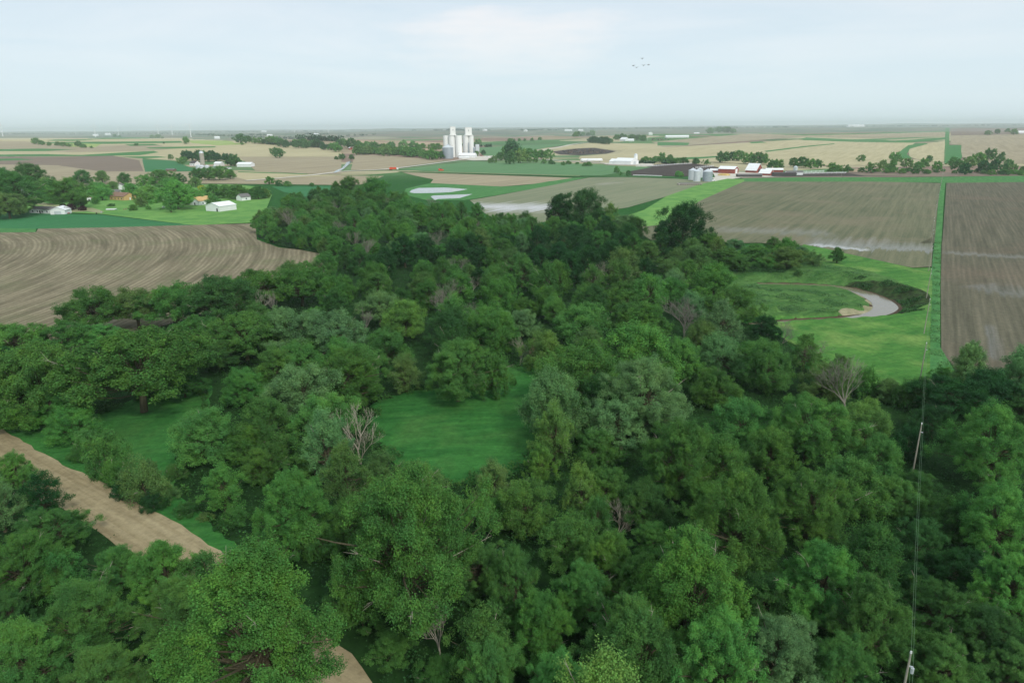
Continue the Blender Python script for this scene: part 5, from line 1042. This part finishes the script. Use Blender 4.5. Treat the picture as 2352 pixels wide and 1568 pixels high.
for i, (x, y) in enumerate(((290, 482), (222, 492), (233, 490), (285, 483))):
    P = g(x, y); o = empty('stump' if i != 1 else 'post_box', (P[0], P[1], T(*P)), 0, label=('brown stump on the lawn left of the bushes', 'dark round container beside the driveway', 'grey barrel at the end of the driveway', 'second small stump on the lawn')[i], cat='stump' if i in (0, 3) else 'barrel')
    MB().lathe([(0.5, 0), (0.42, 0.3), (0.4, 0.9), (0.3, 0.95), (0.01, 0.95)], n=12).obj('trunk' if i in (0, 3) else 'drum', (W_brown, W_black, W_galv, W_brown)[i], o)
# red farm
shed('red_machine_shed', zf(1628, 268), 13, 18, 4.8, 2.6, RAD(52), W_red, W_roofw, 'large red machine shed with white roof and white door', 'barn', doors=[('f', 0, 6, 5, W_wall)])
shed('red_lean_to', zf(1502, 262), 7, 12, 2.6, 1.6, RAD(60), W_red, W_roofw, 'low red lean-to left of the red machine shed', 'shed')
shed('red_barn', zf(1888, 262), 13.5, 13, 3.0, 6.8, RAD(42), W_red, W_roofw, 'tall steep-roofed red barn with white roof and dark door', 'barn', doors=[('f', 0, 5, 3.8, W_dark)], over=0.5)
shed('small_red_barn', zf(2012, 290), 10, 12, 2.4, 3.8, RAD(46), W_red, W_roofw, 'small red barn just right of the tall red barn', 'barn', doors=[('f', 0, 2, 2.2, W_dark)])
shed('white_shed', zf(2090, 258), 8, 18, 2.8, 1.5, RAD(80), W_red, W_roofw, 'long low shed with white roof behind the small red barn', 'shed')
shed('open_shed', zf(2190, 300), 10, 22, 3.0, 1.0, RAD(84), W_roofd, W_roofd, 'dark open-fronted cattle shed right of the red barns', 'shed', doors=[('r', 0, 17, 2.8, W_dark)])
shed('low_shed', zf(2290, 285), 9, 16, 3, 1.2, RAD(80), W_wall, W_roofg, 'low grey shed at the right end of the farm', 'shed')
grain_bin(zf(2306, 240), 4.5, 4, 'small white bin behind the right end of the farm', W_galvl, group='small farm bins')
shed('dark_shed', zf(1838, 305), 8, 24, 2.2, 0.8, RAD(86), W_roofd, W_roofg, 'low dark shed in front of the tall red barn', 'shed')
for i, a_ in enumerate(((1372, 212), (1340, 216))):
    pass
def bunk_fence(name, pts, label, h=1.6, wmat=W_wall, sp=4.5):
    P = np.array([g(*p) for p in pts]); n = max(3, int(np.linalg.norm(P[-1]-P[0])/sp)); R = resample(P, n)
    o = empty(name, (R[0][0], R[0][1], T(*R[0])), 0, label=label, cat='fence', group='farm fences')
    base = Vector((R[0][0], R[0][1], T(*R[0])))
    mb = MB(); rl_ = MB()
    for i in range(n):
        q_ = Vector((R[i][0], R[i][1], T(*R[i])))-base; mb.box(q_.x-0.14, q_.x+0.14, q_.y-0.14, q_.y+0.14, q_.z-0.3, q_.z+h)
        if i:
            for z_ in (0.45, 0.85, 1.2):
                rl_.tube([tuple(prev+Vector((0, 0, z_*h/1.5))), tuple(q_+Vector((0, 0, z_*h/1.5)))], [0.13, 0.13], 4)
        prev = q_
    po = mb.obj('post', wmat, o); po['kind'] = 'stuff' if n > 60 else ''
    if n <= 60: del po['kind']
    rl_.obj('rail', wmat, o); return o
bunk_fence('feed_fence', [zf(1300, 222), zf(1380, 214), zf(1480, 204)], 'white feed bunk fence in the dark mud yard', 2.4)
bunk_fence('yard_fence', [zf(700, 205), zf(900, 200), zf(1080, 186), zf(1260, 176)], 'long white fence on the far side of the mud yard', 2.0)
bunk_fence('yard_fence', [z3(860, 402), z3(1000, 398), z3(1180, 396)], 'pale fence of the paddock right of the red farm', 1.8)
bunk_fence('yard_fence', [zf(2300, 262), zf(2460, 262), z3(1035, 386)], 'white fence behind the right end of the farm', 2.0)
bunk_fence('yard_fence', [zf(670, 292), zf(800, 294), zf(960, 300)], 'low pale fence at the near side of the mud yard', 1.0)
# grain bins of red farm
grain_bin(zf(1268, 335), 8.0, 9, 'rear left shiny grain bin beside the green waterway', W_galvl, group='grain bins by the waterway')
grain_bin(zf(1312, 352), 6.6, 9.5, 'front shiny grain bin beside the hay rack platform', W_galvl, group='grain bins by the waterway')
grain_bin(zf(1340, 312), 6.0, 8, 'rear middle grain bin partly hidden by the front bin', W_galvl, group='grain bins by the waterway')
grain_bin(zf(1418, 350), 9.0, 9, 'right-hand wide grain bin next to the tractor', W_galv, group='grain bins by the waterway')
vehicle('tractor', zf(1468, 350), 4.6, 2.3, 2.8, 0.4, W_wall, 'white-wheeled tractor right of the grain bins', 'tractor')
P = g(*zf(1236, 386)); o = empty('concrete_platform', (P[0], P[1], T(*P)), 0.02, label='long low concrete feed building in front of the shiny bins', cat='low building')
MB().box(-10, 10, -4.5, 4.5, -0.3, 1.3).obj('wall', M_oldc, o); MB().box(-8.5, 9, -4.0, 4.9, 1.3, 1.6).obj('roof', W_roofg, o)
for k in range(10): MB().box(-9.2+k*1.95, -8.1+k*1.95, -4.58, -4.51, 0.35, 0.95).obj('opening', W_dark, o)
P = g(*zf(1600, 292)); o = link('straw_pile', None) if False else None
mb = MB(); rs = np.random.RandomState(2); nn = 20
for k in range(7): 
    mb.lathe([(4.5*(1-0.08*k % 0.3), 0), (3.5, 1.0+0.2*(k % 3)), (1.8, 2.0), (0.01, 2.4)], rs.uniform(-6, 6), rs.uniform(-2.5, 2.5), 9)
o = mb.obj('straw_pile', W_hay); o.location = (P[0], P[1], T(*P)); tag(o, 'heap of tan straw in the red farm yard', 'straw pile')
# central white shed
shed('white_barn', zf(600, 180), 20, 27, 5, 3.6, RAD(48), W_wall, W_roofw, 'large white shed by the road, right of the tanks', 'barn', doors=[('f', 0, 6, 4.5, W_galvl)])
shed('white_barn', zf(512, 178), 14, 18, 4.2, 3, RAD(52), W_wall, W_roofw, 'smaller white shed joined to the left of the large one', 'barn')
tower_silo(zf(694, 180), 5.0, 12, 'short white silo right of the large white shed', W_conc)
def htank(px, l, d, rot, label):
    P = g(*px); o = empty('storage_tank', (P[0], P[1], T(*P)), rot, label=label, cat='tank', group='long white tanks'); n = 16; r = d/2
    prof = [(-l/2, 0.05), (-l/2+0.3*r, 0.6*r), (-l/2+0.8*r, r), (l/2-0.8*r, r), (l/2-0.3*r, 0.6*r), (l/2, 0.05)]
    m = MB(); m.add([(x, q_*math.cos(6.283*i/n), r+0.8+q_*math.sin(6.283*i/n)) for x, q_ in prof for i in range(n)], [(k*n+i, k*n+(i+1) % n, (k+1)*n+(i+1) % n, (k+1)*n+i) for k in range(5) for i in range(n)]); m.obj('vessel', W_wall, o, True)
    for sx in (-0.3, 0.3): MB().box(sx*l-0.4, sx*l+0.4, -r*0.7, r*0.7, -0.2, 1.2).obj('leg', W_galv, o)
htank(zf(192, 158), 16, 4.6, 0.05, 'shorter left one of two long white tanks by the road')
htank(zf(282, 158), 24, 4.6, 0.05, 'longer right one of two long white tanks by the road')
# far farm on the hill
shed('far_barn', z2(2005, 192), 14, 26, 5, 6, RAD(30), W_wall, W_roofw, 'white-roofed barn of the far hill farm', 'barn')
shed('far_shed', z2(2052, 193), 10, 16, 4, 3, RAD(70), W_wall, W_roofw, 'small pale shed right of the far white-roofed barn', 'shed')
shed('far_house', z2(1830, 178), 9, 10, 4, 3, 0.4, W_wall, W_roofw, 'tiny white house above the dark windbreak', 'house')
shed('long_shed', z3(68, 160), 22, 72, 4, 3, RAD(86), W_wall, W_roofw, 'very long white-roofed shed on the far hill', 'shed')
shed('far_shed', z3(198, 134), 14, 34, 4, 3, RAD(88), W_wall, W_roofw, 'small white shed above the long hill shed', 'shed')
shed('far_shed', z2(1620, 124), 22, 60, 8, 5, RAD(70), W_wall, W_roofw, 'cluster barn of the farm near the skyline', 'barn')
shed('far_shed', z2(1705, 122), 18, 40, 7, 5, RAD(70), W_wall, W_roofw, 'right-hand white building of the skyline farm', 'barn')
shed('far_shed', z3(2325, 134), 16, 34, 5, 4, RAD(70), W_wall, W_roofw, 'white building at the far right edge', 'shed')
shed('far_shed', z3(1243, 86), 60, 180, 14, 8, RAD(88), W_wall, W_roofw, 'long white building on the right skyline', 'building')
for i, (x, y) in enumerate(((2180, 152), (1820, 130), (1860, 160), (745, 152), (660, 158), (1495, 176), (1800, 195), (1045, 122), (1325, 126), (2185, 148))):
    zq = z1(x, y) if i not in (7, 8, 9) else z2(x, y)
    Pq = g(*zq); dq = math.hypot(*Pq)
    shed('far_house', zq, 0.0032*dq+5, 0.005*dq+7, 0.0012*dq+3, 0.0006*dq+2, RAD(60+13*i), W_wall, W_roofw, 'tiny white far house '+('right of the left-hand valley wood', 'on the blue skyline left of centre', 'below the skyline left of centre', 'on the left skyline near a dark tree', 'on the left skyline, leftmost', 'beside the valley wood end', 'in the long valley wood', 'in the wood right of the elevator headhouses', 'under the skyline wood right of centre', 'on the skyline right of centre')[i], 'house', group='far houses')
# dry-lot fences on the far hill
bunk_fence('far_fence', [z2(2165, 190), z2(2165, 165), z2(2240, 160)], 'fence posts of the far hill feedlot', 4, W_wall, 18)
# cattle: countless specks
rs = np.random.RandomState(8); mb = MB()
for P_, n in ((Z2((1560, 262), (1700, 248), (1900, 256), (1850, 276), (1620, 280)), 190), (Z2((2180, 176), (2300, 172), (2320, 186), (2190, 190)), 70)):
    WP = np.array([g(*p) for p in P_]); k = 0
    while k < n:
        x = rs.uniform(WP[:, 0].min(), WP[:, 0].max()); y = rs.uniform(WP[:, 1].min(), WP[:, 1].max())
        if not inpoly(x, y, WP)[0]: continue
        z = T(x, y); k += 1; mi = int(rs.rand() < 0.45); a_ = rs.uniform(0, 3.14); ca, sa = math.cos(a_), math.sin(a_); m = MB()
        m.prism([(-1.1, 0.75), (0.9, 0.7), (1.1, 1.1), (1.6, 1.2), (1.7, 1.5), (1.2, 1.7), (0.9, 1.5), (-1.1, 1.5)], -0.32, 0.32)
        for lx in (-0.95, 0.8):
            for ly in (-0.22, 0.22): m.box(lx-0.09, lx+0.09, ly-0.09, ly+0.09, 0, 0.8)
        mb.add([(x+ca*p[0]-sa*p[1], y+sa*p[0]+ca*p[1], z+p[2]) for p in m.v], m.f, mi)
o = mb.obj('cattle_herd', [W_black, W_brown]); tag(o, 'dense herd of dark and brown cattle in the far feedlots', 'cattle', kind='stuff')

# ---------------------------------------------------------------- pole line with wires
def pole(X, Y, h, label, arm=False, group='poles of the line along the ditch', lean=0.0):
    o = empty('utility_pole', (X, Y, T(X, Y)), ROWA*-1, label=label, cat='utility pole', group=group)
    MB().tube([(0, 0, -1), (0, 0, h*0.5), (lean, 0, h)], [0.13, 0.11, 0.075], 8).obj('shaft', W_wood, o)
    m = MB(); m.lathe([(0.05, h), (0.09, h+0.05), (0.06, h+0.15), (0.09, h+0.2), (0.02, h+0.28)], n=8); m.obj('insulator', W_wall, o)
    MB().box(-0.05, 0.35, -0.04, 0.04, h*0.86, h*0.86+0.1).obj('bracket', W_galvl, o)
    m = MB(); m.cyl(0.32, 0, h*0.8, h*0.8+0.5, 0.13, n=10)
    if arm: m.obj('transformer', W_galvl, o)
    return o
LX = lambda Y: 33.0+(Y-46)*0.600
# fit line through observed pole tops
tops = [plane(2092, 1500, 9), plane(2117, 974, 9), plane(2128, 789, 9), plane(2136, 688, 9)]
print('poles', [t_.tolist() for t_ in tops])
P0 = np.array(tops[0]); P3 = np.array(tops[3]); vpd = rayd(2174, 292); vpd = np.array((vpd.x, vpd.y)); vpd /= np.linalg.norm(vpd)
dline = P3-P0; dline /= np.linalg.norm(dline); print('dir', dline, vpd)
step = np.linalg.norm(P3-P0)/3.1
PP = [P0-dline*step] + list(tops)+[P3+dline*step*k for k in range(1, 5)]
q0 = PP[-1]; q1 = g(2166, 398); nfar = int(np.linalg.norm(q1-q0)/60)
PP += [q0+(q1-q0)*k/nfar for k in range(1, nfar+1)]; q2 = g(2175, 310); PP += [q1+(q2-q1)*k/9 for k in range(1, 7)]
for i, p in enumerate(PP[1:]):
    nth = ['nearest pole, its top at the bottom edge among dark trees', 'second nearest pole, between the two woods', 'third nearest pole, at the end of the ditch strip', 'fourth nearest pole, beside the bright meadow', 'fifth nearest pole, level with the creek bend', 'sixth nearest pole, at the corner of the grey fields'][i] if i < 6 else ORD[i]+' pole from the camera, small, on the line along the ditch strip'
    pole(p[0], p[1], 9.0 if i < 12 else 10.5, nth, arm=(i == 0))
# wires: two conductors, sagging
for off, zo, lb in ((0.0, 0.25, 'upper thin wire strung along the pole line'), (0.35, -1.3, 'lower thin wire strung along the pole line')):
    m = MB()
    for i in range(len(PP)-1):
        a_, b_ = PP[i], PP[i+1]; za = T(*a_)+(9 if i < 13 else 10.5)+zo; zb = T(*b_)+(9 if i+1 < 13 else 10.5)+zo; pts = []
        for k in range(9):
            u = k/8; pts.append((a_[0]*(1-u)+b_[0]*u+off*dline[1], a_[1]*(1-u)+b_[1]*u-off*dline[0], za*(1-u)+zb*u-4*0.55*u*(1-u)))
        m.tube(pts, [0.011]*9, 4)
    o = m.obj('wire', W_wire); tag(o, lb, 'wire', 'wires of the pole line')
for i, (x, y, yt) in enumerate(((1148, 430, 378), (1520, 418, 374), (1915, 424, 362))):
    P_ = g(*z3(x, y)); _, vt = z3(x, yt); _, vb, dep = project(P_[0], P_[1], T(*P_)); pole(P_[0], P_[1], (vb-vt)*dep/F/0.96, ('left', 'middle', 'right')[i]+' one of three poles along the farm road', group='poles along the farm road')
for i, (x, y, h, lb) in enumerate(((290, 610, 9, 'pole beside the village lane'), (112, 590, 9, 'pole left of the two-storey white house'))):
    P_ = g(*z1(x, y)); pole(P_[0], P_[1], h, lb, group='village poles')
# ---------------------------------------------------------------- wind turbines
def turbine(x, ybase, yhub, label, ph, hub=80.0):
    d = rayd(x, ybase); 
    # distance from apparent hub height
    dist = hub*F/(ybase-yhub); dd = math.hypot(d.x, d.y); X = d.x/dd*dist; Y = d.y/dd*dist
    z = T(X, Y); _, vb, _ = project(X, Y, z+hub); 
    o = empty('wind_turbine', (X, Y, z), math.atan2(-X, Y)+0.4, label=label, cat='wind turbine', group='wind turbines on the skyline')
    MB().tube([(0, 0, -3), (0, 0, hub*0.5), (0, 0, hub)], [2.6, 2.1, 1.5], 12).obj('tower', W_roofw, o)
    MB().box(-2, 2, -4, 6, hub-1.5, hub+2.4).obj('nacelle', W_roofw, o)
    MB().lathe([(0.01, hub-1.6), (1.6, hub-1), (2.0, hub+0.4), (1.6, hub+1.8), (0.01, hub+2.4)], 0, -5.2, 12).obj('hub', W_roofw, o)
    for k in range(3):
        a_ = ph+k*2.0944; c, s = math.sin(a_), math.cos(a_); m = MB(); prof = [(1.5, 1.0), (6, 2.3), (18, 1.7), (32, 1.0), (42, 0.25)]
        v = []; 
        for rr_, w_ in prof:
            for (u_, t_) in ((-w_*0.4, 0), (0, 0.35), (w_*0.6, 0), (0, -0.35)): v.append((c*rr_+s*u_, -5.2+t_, hub+0.4+s*rr_-c*u_))
        m.add(v, [(4*i+j, 4*i+(j+1) % 4, 4*i+4+(j+1) % 4, 4*i+4+j) for i in range(4) for j in range(4)]); m.obj('blade', W_roofw, o)
for (x, yb, yh, ph, lb) in ((6, 310, 289, 0.1, 'wind turbine at the far left edge of the skyline'), (218, 306, 285, 0.2, 'wind turbine alone on the left skyline'), (271, 302, 286, 0.9, 'small faint wind turbine on the left skyline'), (363, 304, 284, 0.3, 'left of three close wind turbines'),
                            (395, 304, 285, 0.0, 'middle of three close wind turbines'), (437, 302.5, 278, 2.6, 'nearest wind turbine with tilted blades, right of the close three'), (676, 299, 283, 1.0, 'faint wind turbine left of the elevator'), (753, 297, 280, 0.6, 'faint wind turbine nearest the elevator'), (172, 302, 290, 0.5, 'faintest wind turbine left of the lone one')):
    turbine(x, yb, yh, lb, ph)
# ---------------------------------------------------------------- birds
M_bird = plain('dark_feathers', lin(70, 78, 86), 0.9, 0.1)
for i, (x, y, a_, up, lb) in enumerate(((1475, 135.5, 0.9, 0.7, 'topmost flying bird of the five'), (1454.5, 151.5, 0.6, 0.5, 'leftmost flying bird of the five'), (1462, 156, 1.1, 0.7, 'lowest flying bird, second from left'), (1478, 151, 1.0, 0.8, 'flying bird below the topmost one'), (1489, 149.5, 0.5, 0.3, 'rightmost flying bird of the five'))):
    d = rayd(x, y); t_ = 170/math.hypot(d.x, d.y); o = empty('bird', (d.x*t_, d.y*t_, CAMH+d.z*t_), a_, label=lb, cat='bird', group='flock of flying birds'); o.scale = (0.62, 0.62, 0.62)
    m = MB(); n = 8; prof = [(-0.45, 0.02), (-0.25, 0.07), (0, 0.12), (0.2, 0.09), (0.38, 0.05), (0.5, 0.055), (0.6, 0.01)]
    m.add([(px__, r_*math.cos(6.283*k/n), r_*math.sin(6.283*k/n)) for px__, r_ in prof for k in range(n)], [(j*n+k, j*n+(k+1) % n, (j+1)*n+(k+1) % n, (j+1)*n+k) for j in range(6) for k in range(n)])
    m.add([(-0.45, -0.1, 0), (-0.45, 0.1, 0), (-0.25, 0.04, 0.02), (-0.25, -0.04, 0.02)], [(0, 1, 2, 3)]); m.obj('body', M_bird, o, True)
    for s in (-1, 1):
        m = MB(); z_ = up*0.35; m.prism([(0, 0)]*0+[(-0.12, 0.0), (0.16, 0.0), (0.1, 0.03), (-0.1, 0.03)], 0.05*s, 0.06*s)
        m.v = []; m.f = []; m.m = []
        v = [(-0.14, 0.08*s, 0.04), (0.16, 0.08*s, 0.04), (0.2, 0.4*s, 0.04+z_), (-0.1, 0.42*s, 0.04+z_), (-0.05, 0.8*s, 0.02+z_*1.5), (0.02, 0.8*s, 0.02+z_*1.5)]
        v += [(a__, b__, c__-0.03) for a__, b__, c__ in v]
        m.add(v, [(0, 1, 2, 3), (3, 2, 5, 4), (7, 6, 9, 8), (8, 9, 10, 11), (1, 7, 8, 2), (0, 3, 9, 6), (2, 8, 11, 5), (3, 4, 10, 9), (4, 5, 11, 10)]); m.obj('wing', M_bird, o)

# ---------------------------------------------------------------- labels that single out each tree
bk = {}
for e in LABELS: bk.setdefault(e[0], []).append(e)
for k, v in bk.items():
    v.sort(key=lambda e: e[1])
    for i, e in enumerate(v):
        if len(v) == 1: e[3]['label'] = k
        elif len(v) > len(ORD): e[3]['label'] = k
        elif len(v) == 2: e[3]['label'] = k+', '+('left' if i == 0 else 'right')+' of two'
        elif i == 0: e[3]['label'] = k+', leftmost'
        elif i == len(v)-1: e[3]['label'] = k+', rightmost'
        else: e[3]['label'] = k+', '+ORD[i]+' from left'
mx_ = max(len(v) for v in bk.values()); print('buckets', len(bk), 'max', mx_, 'maxwords', max(len(e[3]['label'].split()) for e in LABELS))

# ---------------------------------------------------------------- haze
hm = bpy.data.materials.new('haze'); hm.use_nodes = True; t = hm.node_tree; t.nodes.clear()
pv = N(t, 'ShaderNodeVolumePrincipled'); pv.inputs['Color'].default_value = (0.90, 0.99, 1.0, 1); pv.inputs['Density'].default_value = 0.000088; pv.inputs['Anisotropy'].default_value = 0.2
mo = N(t, 'ShaderNodeOutputMaterial'); L(t, pv.outputs[0], mo.inputs['Volume'])
zmin = float(GZ.min())-1.5
hz = MB().box(-27000, 27000, -2500, 28000, zmin, 150).obj('haze', hm); tag(hz, 'thin pale blue haze over the farmland', 'haze', kind='stuff')
